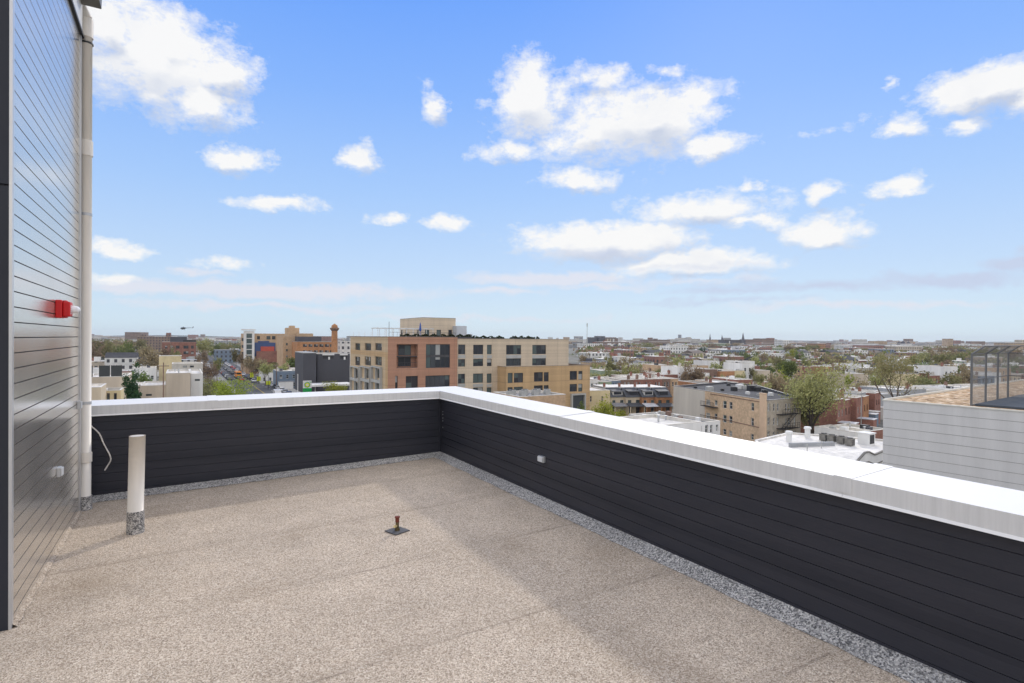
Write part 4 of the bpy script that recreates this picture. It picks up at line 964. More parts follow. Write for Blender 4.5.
# ---------------- named buildings, left half
bb=building('beige_building','low beige building with pale parapet and dark roof screens, far left','building',84,127,377.5,118,RG,14,'beige','white',None,n=2,cop=RF['white'])
for i,(x0,x1) in enumerate(((84,92.6),(99,110),(111,122))):
    f=Face(84,122,RG); a,c=f.t(x0),f.t(x1); x,y,_=gp(84,122); e=empty('roof_screen',(x+a*cY,y+a*sY,bb['H']-.4),RG,cat='screen',group='dark screens on the beige roof'); tag(e,['leftmost dark screen, cut off by the downpipe, on the beige roof','middle dark ribbed screen on the beige roof','right dark ribbed screen on the beige roof, beside the evergreen'][i])
    b=MB(); b.box(0,c-a,0,.2,0.,2.6); b.build('panel',mat('dark screen',(.035,.04,.04),.6,.2),e); b=MB()
    for k in (0,.5,1): xx=(c-a-.12)*k; b.box(xx,xx+.12,.2,.4,-.0,2.65)
    b.build('frame',W_['brown'],e)
building('beige_building','small cream flat roofed shed with white coping at the far left','building',80,101,388,92,RG,8,'cream','white',par=.3,cop=RF['white'])
sh=building('tan_outbuilding','tan outbuilding with two doors between the beige walls, far left','outbuilding',103,121,391,100,RG,6,'yellow','brown',[(107,110,393,402),(114,117,393,402)],style='mb')
building('beige_building','low beige block with a pale flat roof right of the evergreen','building',141,166,386,128,RG,14,'beige','white',[(146,152,394,396)],par=.3,style='mb')
bw=building('beige_building','plain tall beige building with white roof, beside the street','building',166,190.6,373.5,130,RG,17,W_['beige'],'white',None,n=3,ro=())
building('white_building','white building adjoining the plain beige one, facing the street','building',190.8,203,374,134,RG,22,'white','white',[(195,200,379,381)],style='mb')
building('white_building','low white building with three dark windows before the red brick block','building',172,203,364,182,RG,12,'stone','white',[(183,187,365.5,367.5),(190,194,365.5,367.5)],style='mb')
building('yellow_building','cream yellow building with a stepped parapet before the red brick block','building',159,181.5,356.2,215,RG,10,'yellow','white',None)
fy=Face(161,215,RG); 
rb=building('brick_block','four storey red brick block with a dark rooftop storey','building',162,196,342,330,RG,20,W_['redbrick'],'grey',[(x0,x1,y0,y1) for x0,x1 in ((165,167.5),(170.5,173),(176,179.5),(183.5,188.5),(191,193.8)) for y0,y1 in ((345.6,348.6),(351.3,354),(357,359.4))],style='mb')
fr=Face(162,330,RG); b=MB(); b.box(fr.t(170),fr.t(187),2,12,rb['H'],rb['H']+3.0); b.build('rooftop_storey',W_['darkgrey'],rb); b=MB(); b.box(fr.t(183),fr.t(196),1,9,rb['H'],rb['H']+1.2); b.build('roof_units',M_dark,rb)
lb=building('long_brown_building','long low brown institutional building on the left skyline','building',137,175,336.5,640,RG,30,FARW['brown'],'grey',None,H=None)
fb=Face(137,640,RG); b=MB(); b.box(fb.t(140),fb.t(146),2,12,lb['H'],lb['H']+2.2); b.build('roof_house',FARW['brown'],lb); b=MB(); b.box(fb.t(166),fb.t(171),2,12,lb['H'],lb['H']+4.5); b.build('roof_house',FARW['redbrick'],lb)
# mixed block right of the street
D0=300
gt=building('glass_corner_block','apartment block with a white framed glass bay and navy and red panels beside the street','apartment building',246,296,333.5,D0,RG,30,W_['tanbrick'],'grey',
 [(x0,x1,y0,y1) for x0,x1 in ((257,260),(266.5,270.5),(272,275.5),(279.5,281.5),(285,287)) for y0,y1 in ((336,339.5),(343,346),(349.5,352.5))],[(241.5,244,y0,y0+3) for y0 in (338,345,352)],style='mb')
f=Face(246,D0,RG)
def slab(e,f,x0,x1,y0,y1,d0,d1,name,m):
    a,c=f.t(x0),f.t(x1); b=MB(); b.box(a,c,d0,d1,f.z((x0+x1)/2,y1),f.z((x0+x1)/2,y0)); return b.build(name,m,e)
slab(gt,f,243.5,254,331,364,-2.2,-.05,'white_frame',W_['white']); slab(gt,f,246,251.5,333.5,362,-2.32,-2.203,'glass_bay',M_gl[3])
for y in (338,343.5,349,354.5): slab(gt,f,246.1,251.4,y,y+.7,-2.4,-2.321,'bay_band',W_['white'])
slab(gt,f,241.5,255,329.2,330.4,-2.8,2,'canopy_roof',W_['white']); slab(gt,f,254.5,275,342.5,356,-1.2,-.05,'navy_panel',W_['navy']); slab(gt,f,258,269,341,342.4,-1.2,-.05,'navy_panel',W_['navy'])
slab(gt,f,260.5,274,346.5,352,-1.5,-1.203,'red_panel',W_['redpanel']); slab(gt,f,256,283,351,362,-3.0,-1.6,'red_brick_base',W_['redbrick'])
tb=building('tan_apartment_tower','tan apartment building with a stepped stair tower beyond the charcoal building','apartment building',283,303,336,272,RG,20,W_['tanbrick'],'grey',[(x,x+1.8,y,y+2.4) for x in (286,292.5,298) for y in (343,349,355)],style='mb')
f=Face(283,272,RG); slab(tb,f,288,300,327.8,336.2,2,10,'stair_tower',W_['tanbrick']); slab(tb,f,291,296,325.6,327.8,3,7,'tower_top',W_['tanbrick'])
tw_=building('tan_apartment_wing','long tan apartment wing with banded windows behind the charcoal building','apartment building',297,336,341.8,262,RG,18,W_['orange'],'grey',[(x,x+4,y,y+2.7) for x in (303,308.5,314,319.5,325,330) for y in (344.2,350.3,356)],style='mb')
f=Face(297,262,RG); slab(tw_,f,300,324,336.6,341.6,6,14,'roof_plant',W_['darkgrey']); slab(tw_,f,302,317,333.4,336.6,9,15,'roof_plant',W_['tanbrick'])
bt=empty('brick_water_tower',gp(334.5,262,0),RG,label='slim brown round tower with a flared lantern top above the tan wing',cat='tower')
H0=zat(334.5,331,262); b=MB(); b.tube([(0,0,0),(0,0,H0)],[1.55,1.35],12); b.build('shaft',W_['orange'],bt); b=MB(); b.tube([(0,0,H0),(0,0,H0+.8),(0,0,H0+1.0),(0,0,H0+1.5)],[1.4,2.0,2.1,2.1],12); b.build('gallery',W_['brown'],bt)
b=MB(); b.tube([(0,0,H0+1.5),(0,0,H0+2.6),(0,0,H0+3.4)],[1.5,1.3,.1],10); b.build('lantern',W_['orange'],bt)
# charcoal building
cb=building('charcoal_building','windowless looking charcoal building in two blocks beyond the petrol sign','building',317.5,350,354,186,RG,16,mat('charcoal render',(.07,.07,.08),.75,.1,.2),'grey',None)
f=Face(317.5,186,RG); slab(cb,f,301.5,314.5,353,392,-3.0,12,'left_block',MATS['charcoal render']); slab(cb,f,313.8,317.6,352,390,2.5,12,'stair_glazing',M_gl[0])
for x0,x1 in ((323,333.5),(340.5,347)):
    slab(cb,f,x0,x1,355.2,358.6,-.02,-.006,'terrace_opening',M_dark); slab(cb,f,x0-.6,x1+.6,354.1,355.2,-.5,-.007,'terrace_canopy',W_['white']); slab(cb,f,(x0+x1)/2,(x0+x1)/2+1.6,356.8,359.6,-.3,-.021,'terrace_chair',W_['white'])
slab(cb,f,301.6,314.4,352.2,353.,-3.1,12,'coping',M_bay)

# ---------------- far landmarks on the skyline
def far(name,label,cat,px0,px1,y,D,wall,roof='grey',Dp=30,extra=(),rz=0.):
    f=Face(px0,D,rz); W=f.t(px1); H=f.z(px0,y); e=empty(name,gp(px0,D),rz,label=label,cat=cat)
    MB().box(0,W,0,Dp,0,H).build('wall',FARW[wall],e); MB().box(-.3,W+.3,-.3,Dp+.3,H+.003,H+.6).build('roof',RF[roof],e)
    for nm_,x0,x1,yt,yb,m_ in extra:
        a,c=f.t(x0),f.t(x1); MB().box(a,c,-1.5 if yb>y+2 else 2,Dp*.6,f.z(x0,yb),f.z(x0,yt)).build(nm_,FARW.get(m_) or m_,e)
    return e,f,H
far('slab_block','dark grey high rise slab block with pale stripes on the skyline','building',589,597,337.5,1150,'darkgrey','grey',extra=[('tower_part',595.5,605,336,347,'darkgrey'),('pale_stripe',597,598.4,338,346.5,'white')])
far('slab_block','brown and white striped slab block right of the dark high rise','building',605.3,618,338.2,1140,'brown','grey',extra=[('pale_stripe',607,608.5,338.8,346,'cream'),('pale_stripe',612.8,614.3,338.8,346,'white'),('pale_stripe',609.8,611,338.8,346,'cream')])
far('slab_block','pale grey apartment slab left of the antenna mast','building',569,583,339.5,1400,'stone','silver',extra=[('roof_house',576,579,338,339.5,'stone')])
far('long_brown_block','long brown brick block with a rooftop house in mid skyline','building',643,670,339.8,1250,'brown','grey',extra=[('roof_house',649.5,653,337.6,339.8,'brown'),('roof_house',655,658,338.6,339.8,'brown')])
far('hospital_block','long white hospital block with a small domed turret on the skyline','building',670.5,688,339.3,1500,'stone','silver',extra=[('roof_house',677,684.5,338,339.3,'stone'),('turret',680,681.6,334.6,338,'grey')])
far('hospital_block','second pale block just right of the domed hospital','building',687,700,339,1520,'stone','silver',extra=[('roof_house',687.5,691.5,337.2,339,'stone')])
far('school_block','dark brick school wing with tall windows below the spires','building',724,742,340,1100,'darkgrey','brown',extra=[('white_bay',729,730,341,346,'white')])
far('school_block','long red brown building right of the big spire','building',746,777,339.6,1100,'brown','brown',extra=[('roof_house',757,760,338.4,339.6,'brown'),('roof_house',770,775,338,339.6,'redbrick')])
far('school_block','tan brick building between the two slim spires','building',711,728,339.8,1300,'tanbrick','brown')
def spire(px,yt,yb,D,w,label):
    e=empty('church_spire',gp(px,D,0),.2,label=label,cat='church spire'); z1=zat(px,yt,D); z0=zat(px,yb,D); h=z1-z0
    MB().box(-w/2,w/2,-w/2,w/2,0,z0+h*.35).build('tower',FARW['darkgrey'],e); MB().tube([(0,0,z0+h*.35),(0,0,z0+h*.5),(0,0,z1)],[w*.7,w*.5,.1],8).build('spire',W_['darkgrey'],e)
spire(710,333.6,345,1350,4.2,'slim dark church spire left of the tan brick building'); spire(722,334.6,341,1500,3.4,'faint pale spire above the tan brick building'); spire(743,332.3,346,1080,5.,'tallest dark spire with a square tower on the skyline')
for i,(p0,p1,y,D,wk,l) in enumerate(((783,790,340.6,900,'white','white domed market hall below the skyline trees'),(818,826,343.5,800,'orange','orange brick block under the right skyline'),(847,860,345.6,760,'white','long white shed on the right skyline'),(862,884,345.2,740,'redbrick','long low red brick mill on the right skyline'),(896,922,346.5,720,'beige','beige works building on the right skyline'),(925,936,344.4,900,'stone','pale stone block near the right skyline'),(1010,1024,343,900,'tanbrick','tan block on the skyline behind the mesh fence'),(834,842,342.6,1100,'stone','faint pale flats on the right horizon'),(640,662,339.5,1900,'grey','low grey ridge building left of mid skyline'))):
    far('skyline_building',l,'building',p0,p1,y,D,wk,'silver' if i%2 else 'white')
# church-like towers near px 893..915
for i,(px,l) in enumerate(((899,'left of the three small dark towers on the right horizon'),(903,'middle and tallest of the three small dark towers on the right horizon'),(908.5,'right of the three small dark towers on the right horizon'))):
    e=empty('church_tower',gp(px,1500),.3,label=l,cat='tower'); z=zat(px,(341.3,340.7,341.4)[i],1500); MB().box(-3,3,-3,3,0,z-3).build('tower',FARW['darkgrey'],e); MB().tube([(0,0,z-3),(0,0,z)],[4,.3],6).build('spire',W_['darkgrey'],e)
# antenna mast
am=empty('antenna_mast',gp(587,640),0,label='slim lattice radio mast above the rooftops right of the apartment block',cat='radio mast'); ztm=zat(587,323,640)
b=MB(); 
for k in range(3): a=k*2.094; b.tube([(.9*math.cos(a),.9*math.sin(a),0),(.22*math.cos(a),.22*math.sin(a),ztm)],.09,4)
nseg=22
for k in range(nseg):
    z0,z1=ztm*k/nseg,ztm*(k+1)/nseg; r0,r1=.9-.68*k/nseg,.9-.68*(k+1)/nseg
    for q in range(3): a,c=q*2.094,(q+1)*2.094; b.tube([(r0*math.cos(a),r0*math.sin(a),z0),(r1*math.cos(c),r1*math.sin(c),z1)],.04,3)
b.build('lattice',M_bay,am); b=MB(); 
for z in (ztm-.5,ztm-2.5): b.box(-.6,.6,-.25,.25,z-1.6,z)
b.build('antenna_panels',M_bay,am)
b=MB(); b.tube([(0,0,zat(587,345,640)),(0,0,zat(587,338.5,640))],.5,6); b.build('equipment_drum',M_bay,am)

# ---------------- far stuff: a mass of distant roofs and woods nobody could count
rr=random.Random(3); b=MB(); mats_=[FARW[k] for k in ('white','redbrick','brown','tanbrick','grey','cream','stone')]+[RF['white'],RF['silver'],RF['grey']]
for i in range(2600):
    D=rr.uniform(1150,5200)**1.0; px=rr.uniform(60,1050); 
    if rr.random()<.35: D=rr.uniform(1100,2000)
    x,y,_=gp(px,D); w=rr.uniform(10,45); h=rr.choice((6,7,8,9,10,12,14))+(rr.random()<.04)*rr.uniform(5,16); d=rr.uniform(10,30); k=rr.randrange(7)
    b.box(x,x+w,y,y+d,0,h,k); b.box(x-.2,x+w+.2,y-.2,y+d+.2,h+.003,h+.5,rr.choice((7,7,8,9)))
tag(b.build('distant_rooftops',mats_),'hazy mass of far off roofs reaching the horizon','rooftops',kind='stuff')

# ---------------- trees
M_bark=mat('bark',(.13,.10,.075),.95,.3,3); M_barkg=mat('grey bark',(.22,.19,.165),.95,.25,3)
LV=dict(olive=leafmat('olive spring leaves',(.20,.20,.075),(.46,.44,.20)),green=leafmat('green leaves',(.09,.13,.04),(.22,.27,.09)),bright=leafmat('bright spring leaves',(.17,.20,.02),(.42,.44,.08)),
 dark=leafmat('dark leaves',(.025,.07,.03),(.08,.17,.08)),bud=leafmat('brown buds',(.20,.15,.10),(.38,.30,.19)),mixg=leafmat('dull green leaves',(.15,.16,.065),(.32,.30,.14)))
def tree_mesh(seed,H,cr,trunk=.3,fork=.3,leaves=2500,leaf=.22,nb=5,upr=.5,conic=False,rad=None):
    r=random.Random(seed); b=MB(); tips=[]
    tr=rad or H*.022
    def branch(p,d,L,rd,lev):
        n=4; pts=[p]; rs=[rd]; q=Vector(p); dd=Vector(d)
        for i in range(n):
            dd=(dd+Vector((r.uniform(-.2,.2),r.uniform(-.2,.2),r.uniform(-.06,.2)*upr))).normalized(); q=q+dd*L/n; pts.append(tuple(q)); rs.append(rd*(1-.5*(i+1)/n))
            if lev>=1 : tips.append((q.copy(),lev))
        b.tube(pts,rs,6 if lev<2 else 4,cap=False)
        if lev<3:
            k=nb if lev==0 else r.randint(2,4)
            for i in range(k):
                s=r.uniform(.45,1.) if lev else r.uniform(.75,1.)
                idx=min(n,int(s*n+.5)); a=r.uniform(0,6.28) if lev else 6.283*i/k+r.uniform(-.4,.4); sp=r.uniform(.5,1.05)
                base=dd if lev else Vector((0,0,1))
                side=Vector((math.cos(a),math.sin(a),0)); nd=(base*math.cos(sp)+side*math.sin(sp)); nd.z=max(nd.z,-.05)+.12*upr; nd.normalize()
                branch(pts[idx],nd,L*r.uniform(.55,.8) if lev else cr*r.uniform(.65,1.),rs[idx]*.62,lev+1)
    branch((0,0,0),(0,0,1),H*fork,tr,0)
    # rescale branches to crown extents
    c=MB(); mx=max(t[0].z for t in tips); mr=max((t[0].x**2+t[0].y**2)**.5 for t in tips); kz=(H*.97)/mx; kr=cr*.95/mr
    b.v=[(x*kr if z>H*fork*.5 else x,y*kr if z>H*fork*.5 else y,z*kz) for x,y,z in b.v]
    tips=[(Vector((t.x*kr,t.y*kr,t.z*kz)),l) for t,l in tips if l>=2] or tips
    cl=r.sample(tips,min(len(tips),max(14,int(len(tips)*.8)))); w=[r.choice((.15,.6,1.,2.2)) for _ in cl]
    for i in range(leaves):
        t_,_l=r.choices(cl,w)[0]; g_=cr*.13
        p=t_+Vector((r.gauss(0,g_),r.gauss(0,g_),r.gauss(0,g_*.8)))
        if conic:
            hh=p.z/H
        s=leaf*r.uniform(.6,1.3); n=Vector((r.uniform(-1,1),r.uniform(-1,1),r.uniform(-.4,1))).normalized(); u=n.orthogonal().normalized()*s; v=n.cross(u.normalized())*s*.6
        c.face([p-u,p-v*.9,p+u,p+v])
    return b,c
TC={}
def tree(px,D,ytop,wpx,kind='mixg',label='',seed=None,leaves=None,leaf=None,ybase=None,fork=.3,nb=5,bark=None,group=None,cat='tree',name='leafy_tree',upr=.5,proto=None,rad=None):
    Ht=zat(px,ytop,D); cr=wpx/2/F*D; x,y,_=gp(px,D)
    e=empty(name,(x,y,0),R.uniform(0,6.28) if proto is not None else 0,label=label,cat=cat,group=group)
    lf_=leaf or max(.14,.7*D/F)
    if proto is not None:
        k=(proto,kind)
        if k not in TC:
            t_,c_=tree_mesh(100+proto,9.,4.,leaves=leaves or 1100,leaf=.33,nb=5+proto%3,fork=.22,upr=.6); TC[k]=(t_.mesh('trunk',M_bark),c_.mesh('crown',LV[kind]))
        s=(cr/4.,cr/4.,Ht/9.); inst(TC[k][0],'trunk',e,(0,0,0),scale=s); inst(TC[k][1],'crown',e,(0,0,0),scale=s); return e
    t_,c_=tree_mesh(seed,Ht,cr,leaves=leaves,leaf=lf_,fork=fork,nb=nb,upr=upr,rad=rad)
    t_.build('trunk',bark or M_bark,e); c_.build('crown',LV[kind],e); return e
tree(812,104,360,94,'olive','big spreading tree with pale olive spring leaves and dark forked trunk behind the white roof',5,7600,.2,fork=.36,nb=8,rad=.95,bark=mat('dark bark',(.06,.048,.04),.95,.3,3))
tree(895,128,351,62,'olive','tall open tree with forked bare trunks and yellow green top behind the grey building',11,2300,.21,fork=.4,nb=5,upr=1.6)
tree(605,108,396.5,36,'bright','round bright yellow green tree by the pale yellow house end',21,3200,.16,fork=.16,nb=7)
tree(622,112,407,15,'bright','small bright green tree at the right foot of the bigger bright one',24,900,.15,fork=.16,nb=6)
tree(579,104,400.5,13,'green','small green tree before the apartment block entrance',22,900,.15,fork=.2)
tree(136,112,361,21,'dark','dark green bushy evergreen beside the dark roof screens',31,5200,.2,fork=.14,nb=7,upr=1.2,name='evergreen_tree')
tree(233,140,377,46,'bright','wide bright yellow green tree by the street, just above the parapet',41,4200,.2,fork=.2,nb=7)
tree(205,160,381,30,'mixg','dull olive tree left of the wide bright street tree',42,2200,.22,fork=.2,nb=6)
tree(213,175,377,26,'mixg','thin pale tree behind the wide bright street tree',47,1500,.22)
tree(201,210,358,22,'bud','grey leafless tree by the white building at the street edge',43,1500,.2,bark=M_barkg,nb=7,name='bare_tree')
tree(209,188,361,22,'bud','brown leafless tree at the left kerb, nearer than its grey neighbour',61,1500,.22,name='bare_tree',nb=7)
tree(217,236,356,16,'mixg','dull green tree at the left kerb beyond the leafless ones',62,1300,.3)
tree(262,246,358,14,'bud','brown budding tree rising behind the farthest yellow banner',63,1100,.3)
tree(281,226,362,14,'olive','olive tree left of the tall dark pole by the petrol station',64,1300,.28)
tree(335,160,380,27,'bright','low yellow green tree in front of the charcoal building',44,1800,.2,fork=.2)
tree(266,230,361.5,16,'olive','slim olive tree on the right pavement near the yellow banners',45,1500,.25,fork=.3)
tree(275,235,362,14,'mixg','slender dull green tree on the right pavement behind the yellow banners',46,1000,.25,fork=.3)
tree(204,420,338,19,'olive','tall yellow green tree right of the red brick block',51,1600,.5,fork=.15,nb=7)
tree(214,440,342,13,'green','green street tree beside the tall yellow green one',52,1000,.5,fork=.15)
tree(784,190,366,14,'bright','yellow green tree between the black roof and the blue roofed house',53,1200,.3)
tree(787,205,356,30,'green','broad green tree in the dark clump above the black roof',54,2400,.3,nb=7)
tree(850,190,373,10,'bright','small bright green tree beside the orange brick house',55,700,.25)
tree(784,128,428,12,'green','green bush at the foot of the fire escape',56,700,.18,fork=.1)
TR=[(92,300,343,22,'bud'),(105,310,341,20,'mixg'),(117,330,340.5,24,'mixg'),(130,320,341.5,20,'green'),(146,300,343,18,'bud'),(152,240,349,26,'bud'),(166,300,345,18,'bud'),(176,280,347,12,'mixg'),(96,420,338.8,30,'mixg'),(122,450,338.6,30,'bud'),(140,460,339,20,'mixg'),
(222,470,344,10,'mixg'),(228,480,343,14,'olive'),(236,450,344,16,'green'),(225,560,341.5,14,'mixg'),(236,330,348,14,'mixg'),(243,300,351,16,'bud'),(250,262,354,15,'bud'),(258,250,357,14,'bud'),(286,250,362,10,'bud'),(204,330,350,12,'bud'),(198,290,354,10,'bud'),
(340,420,341.5,18,'mixg'),(352,400,342,14,'mixg'),(326,520,340.5,16,'green'),
(594,330,358,12,'mixg'),(606,300,362,14,'bud'),(612,345,357,20,'bud'),(625,420,352,12,'mixg'),(640,300,368,10,'mixg'),(664,245,360,16,'bud'),(672,260,362,11,'olive'),(690,600,345.5,18,'bud'),(682,560,347,14,'mixg'),(702,540,346,8,'dark'),(716,250,362,17,'olive'),(722,205,374,12,'olive'),(741,205,371,12,'olive'),(735,210,375,14,'mixg'),(752,235,366,10,'mixg'),
(742,380,351,18,'green'),(752,350,352,18,'green'),(762,340,351,18,'mixg'),(757,300,358,20,'green'),(770,320,353,20,'bud'),(778,280,356,20,'mixg'),(768,250,363,18,'green'),(760,220,371,14,'olive'),(790,400,349,14,'bright'),(800,380,350,13,'green'),(806,300,356,14,'mixg'),(826,360,353,14,'mixg'),(834,350,354,13,'bud'),(842,330,355,14,'mixg'),(856,300,362,10,'dark'),(866,240,370,12,'mixg'),
(790,700,343.6,20,'bud'),(842,620,348,20,'mixg'),(858,600,348,16,'green'),(915,300,352,18,'olive'),(925,340,351,18,'mixg'),(936,380,347,20,'bud'),(944,330,350,20,'mixg'),(954,400,346,22,'bud'),(962,360,350,18,'mixg'),(905,220,372,22,'bud'),(918,215,371,24,'mixg'),(930,225,372,20,'bud'),(943,230,371,22,'mixg'),(956,240,371,20,'bud'),(968,250,367,18,'mixg'),
(985,300,358,22,'mixg'),(1000,280,362,20,'bud'),(1014,260,364,22,'green'),(1022,330,356,20,'mixg'),(996,420,348,24,'mixg'),(1012,440,348,24,'bud'),(976,450,347,20,'mixg'),(648,820,342.5,30,'mixg'),(662,900,342,26,'bud'),(630,780,343.5,24,'mixg'),(607,700,345,26,'mixg'),(594,680,345.5,22,'bud'),(716,800,343.5,20,'bud'),(812,800,344,20,'mixg'),(802,640,346.5,18,'green'),(830,900,344.5,24,'bud'),(872,900,345.5,24,'mixg'),(938,800,346,26,'mixg'),(957,760,345,26,'mixg'),(735,1000,342.6,20,'bud')]
kd=dict(mixg='dull green',bud='brown budding',green='green',olive='olive',bright='yellow green',dark='dark green')
def place(px):
    for lim,w_ in ((150,'at the far left beyond the downpipe'),(200,'left of the street'),(262,'lining the street'),(360,'right of the street'),(620,'right behind the ochre wing'),(680,'behind the dormered rowhouses'),(735,'left of the black roof'),(800,'over the black roof'),(870,'behind the big olive tree'),(960,'behind the grey panels'),(1100,'behind the mesh fence')):
        if px<lim: return w_
cnt={}
for i,(px,D,y,wp,k) in sorted(enumerate(TR),key=lambda q:q[1][0]):
    key=(k,place(px),'far' if D>500 else ('midway' if D>280 else 'nearer')); cnt[key]=cnt.get(key,0)+1
for i,(px,D,y,wp,k) in sorted(enumerate(TR),key=lambda q:q[1][0]):
    key=(k,place(px),'far' if D>500 else ('midway' if D>280 else 'nearer')); cnt.setdefault((key,'n'),0); cnt[(key,'n')]+=1
    nn='' if cnt[key]==1 else ', %s from left'%ORD[cnt[(key,'n')]-1]
    tree(px,D,y,wp,k,'%s tree %s, %s%s'%(kd[k],key[1],{'far':'far off','midway':'midway','nearer':'nearby'}[key[2]],nn),proto=i%5,group='city trees')
for n_,(x,y,h,cr,i,where) in enumerate(YT):
    kk=R.choice(('mixg','bud','bud','olive','mixg','green')); px_=512+F*x/y
    if 590<px_<600 and y<200: continue
    e=tree(px_,y,yh(px_)+(CZ-h)*F/y,2*cr/y*F,kk,'%s tree behind the %s house, %s'%(kd[kk],ORD[i],where),proto=n_%5,group='city trees')
# far woods
rr=random.Random(9); b=MB()
for i in range(9000):
    D=rr.uniform(520,4500) if rr.random()<.6 else rr.uniform(480,1500); px=rr.uniform(50,1060); D2=D*(1+.1*math.sin(px*.05+D*.01))
    if math.sin(px*.031+D*.013)+math.sin(px*.083-D*.007)+rr.uniform(-.6,.6)<.35: continue
    x,y,_=gp(px,D2); hgt=rr.uniform(7,12.5); 
    for k in range(5):
        s=rr.uniform(1.,2.4); cx_,cy_,cz_=x+rr.gauss(0,3),y+rr.gauss(0,3),max(1.5,hgt-abs(rr.gauss(0,2.8)))
        n=Vector((rr.uniform(-1,1),-1,rr.uniform(-.2,1.2))).normalized(); u=n.orthogonal().normalized(); v=n.cross(u); p=Vector((cx_,cy_,cz_))
        b.face([p-u*s,p-v*s*.7,p+u*s*.8,p+v*s],rr.randrange(3) if k==0 else b.m[-1])
tag(b.build('distant_woods',[LV['mixg'],LV['bud'],LV['green']]),'far off tree cover between the roofs out to the horizon','trees',kind='stuff')
b=MB(); HH=[(6000,-3600,900,26),(6100,-200,1500,18),(6000,2600,1900,20),(5600,5200,900,24)]
for y,x,w_,h in HH: b.tube([(x-w_,y,0),(x-w_*.5,y,0),(x,y,0),(x+w_*.5,y,0),(x+w_,y,0)],[2,h*.8,h,h*.7,2],10)
tag(b.build('distant_hills',mat('far hill woods',(.08,.10,.07),.95,.3,.01)),kind='structure')

# ---------------- street life
M_tyre=mat('tyre',(.02,.02,.02),.9,.1); M_chrome=mat('rim',(.5,.5,.5),.3,.1,metal=.6); M_cg=glass('car glass',(.02,.025,.03),.06)
def paint(n,c): m_=bpy.data.materials.new(n); t_=nt(m_); finish(t_,c,.25,spec=.6); return m_
CP_=[paint('car paint '+n,c) for n,c in (('white',(.75,.75,.75)),('silver',(.42,.43,.45)),('black',(.02,.02,.025)),('red',(.45,.02,.02)),('blue',(.04,.08,.22)),('grey',(.16,.165,.17)))]
CN=['white','silver','black','red','blue','grey']
def car_parts(van=False):
    L,W_h=(5.3,.98) if van else (4.5,.88); b=MB()
    if van: prof=[(0,.35),(0,1.0),(.15,1.15),(1.0,1.35),(1.6,2.05),(5.1,2.15),(5.3,1.9),(5.3,.35)]
    else: prof=[(0,.35),(0,.7),(.2,.85),(1.2,.95),(4.3,.98),(4.5,.8),(4.5,.35)]
    P=[(x-L/2,z) for x,z in prof]; b.prism(P,-W_h,W_h,ax='x')
    body=b.mesh('body',CP_[0]); c=MB()
    if van: c.prism([(x-L/2,z) for x,z in ((1.02,1.36),(1.55,1.98),(1.63,2.02),(1.2,1.33))],-W_h*.9,W_h*.9,ax='x'); c.box(-W_h-.005,W_h+.005,1.7-L/2,2.7-L/2,1.3,1.85)
    else: c.prism([(x-L/2,z) for x,z in ((1.15,.96),(1.85,1.38),(3.4,1.42),(4.1,.98))],-W_h*.84,W_h*.84,ax='x')
    gl=c.mesh('windows',M_cg); r_=MB()
    if not van: r_.prism([(x-L/2,z) for x,z in ((1.85,1.385),(1.95,1.46),(3.3,1.48),(3.42,1.42))],-W_h*.8,W_h*.8,ax='x')
    rf_=r_.mesh('car_roof',CP_[0]) if not van else None
    w_=MB(); w_.tube([(-.1,0,0),(.1,0,0)],.33,14); wm=w_.mesh('wheel',M_tyre); h=MB(); h.tube([(-.11,0,0),(.11,0,0)],.19,10); hm=h.mesh('rim',M_chrome)
    l=MB(); l.box(-.18,.18,-.03,.0,-.07,.07); lm_=l.mesh('headlight',W_['white'])
    return L,W_h,body,gl,rf_,wm,hm,lm_
for me_ in (0,1):
    pass
CAR,VAN=car_parts(),car_parts(True)
def car(u,v,pi,label,van=False,flip=False,group='vehicles on the busy street',name='parked_car',cat='car'):
    L_,W_h,body,gl,rf_,wm,hm,lm_=VAN if van else CAR
    e=empty(name,tw(u,v,.025),YAW+(math.pi if flip else 0),label=label,cat=cat,group=group)
    o=inst(body,'body',e,(0,0,0)); o.material_slots[0].link='OBJECT'; o.material_slots[0].material=CP_[pi]
    inst(gl,'windows',e,(0,0,0))
    if rf_: o=inst(rf_,'car_roof',e,(0,0,0)); o.material_slots[0].link='OBJECT'; o.material_slots[0].material=CP_[pi]
    for sx_ in (-1,1):
        for y in (-L_/2+.85,L_/2-.9): w_=inst(wm,'wheel',e,(sx_*(W_h-.08),y,.33)); inst(hm,'rim',w_,(0,0,0))
        inst(lm_,'headlight',e,(sx_*(W_h-.3),-L_/2-.001,.68))
    return e
k=0; v=214
for lane,(du,fl_,ln) in enumerate(((6.4,False,'parked along the right kerb'),(2.2,False,'in the near right lane'),(-2.0,True,'in the left lane of the street'),(-6.3,True,'parked along the left kerb'))):
    vv=196+lane*5 if lane==0 else 262+lane*9; i=0
    while vv<560 and i<(14 if lane==0 else 13):
        pi=R.choice((0,0,1,1,2,2,3,4,5)); car(SU+du,vv,pi,'%s car %s, %s from the near end'%(CN[pi],ln,ORD[i]),flip=fl_); vv+=R.uniform(6.5,9) if lane in(0,3) else R.uniform(9,20); i+=1
car(SU+2.6,203,0,'white van driving toward the camera by the near yellow banner',van=True,name='delivery_van',cat='van')
e=empty('school_bus',tw(SU-1.6,302,.025),YAW,label='orange yellow bus in the middle of the busy street',cat='bus',group='vehicles on the busy street')
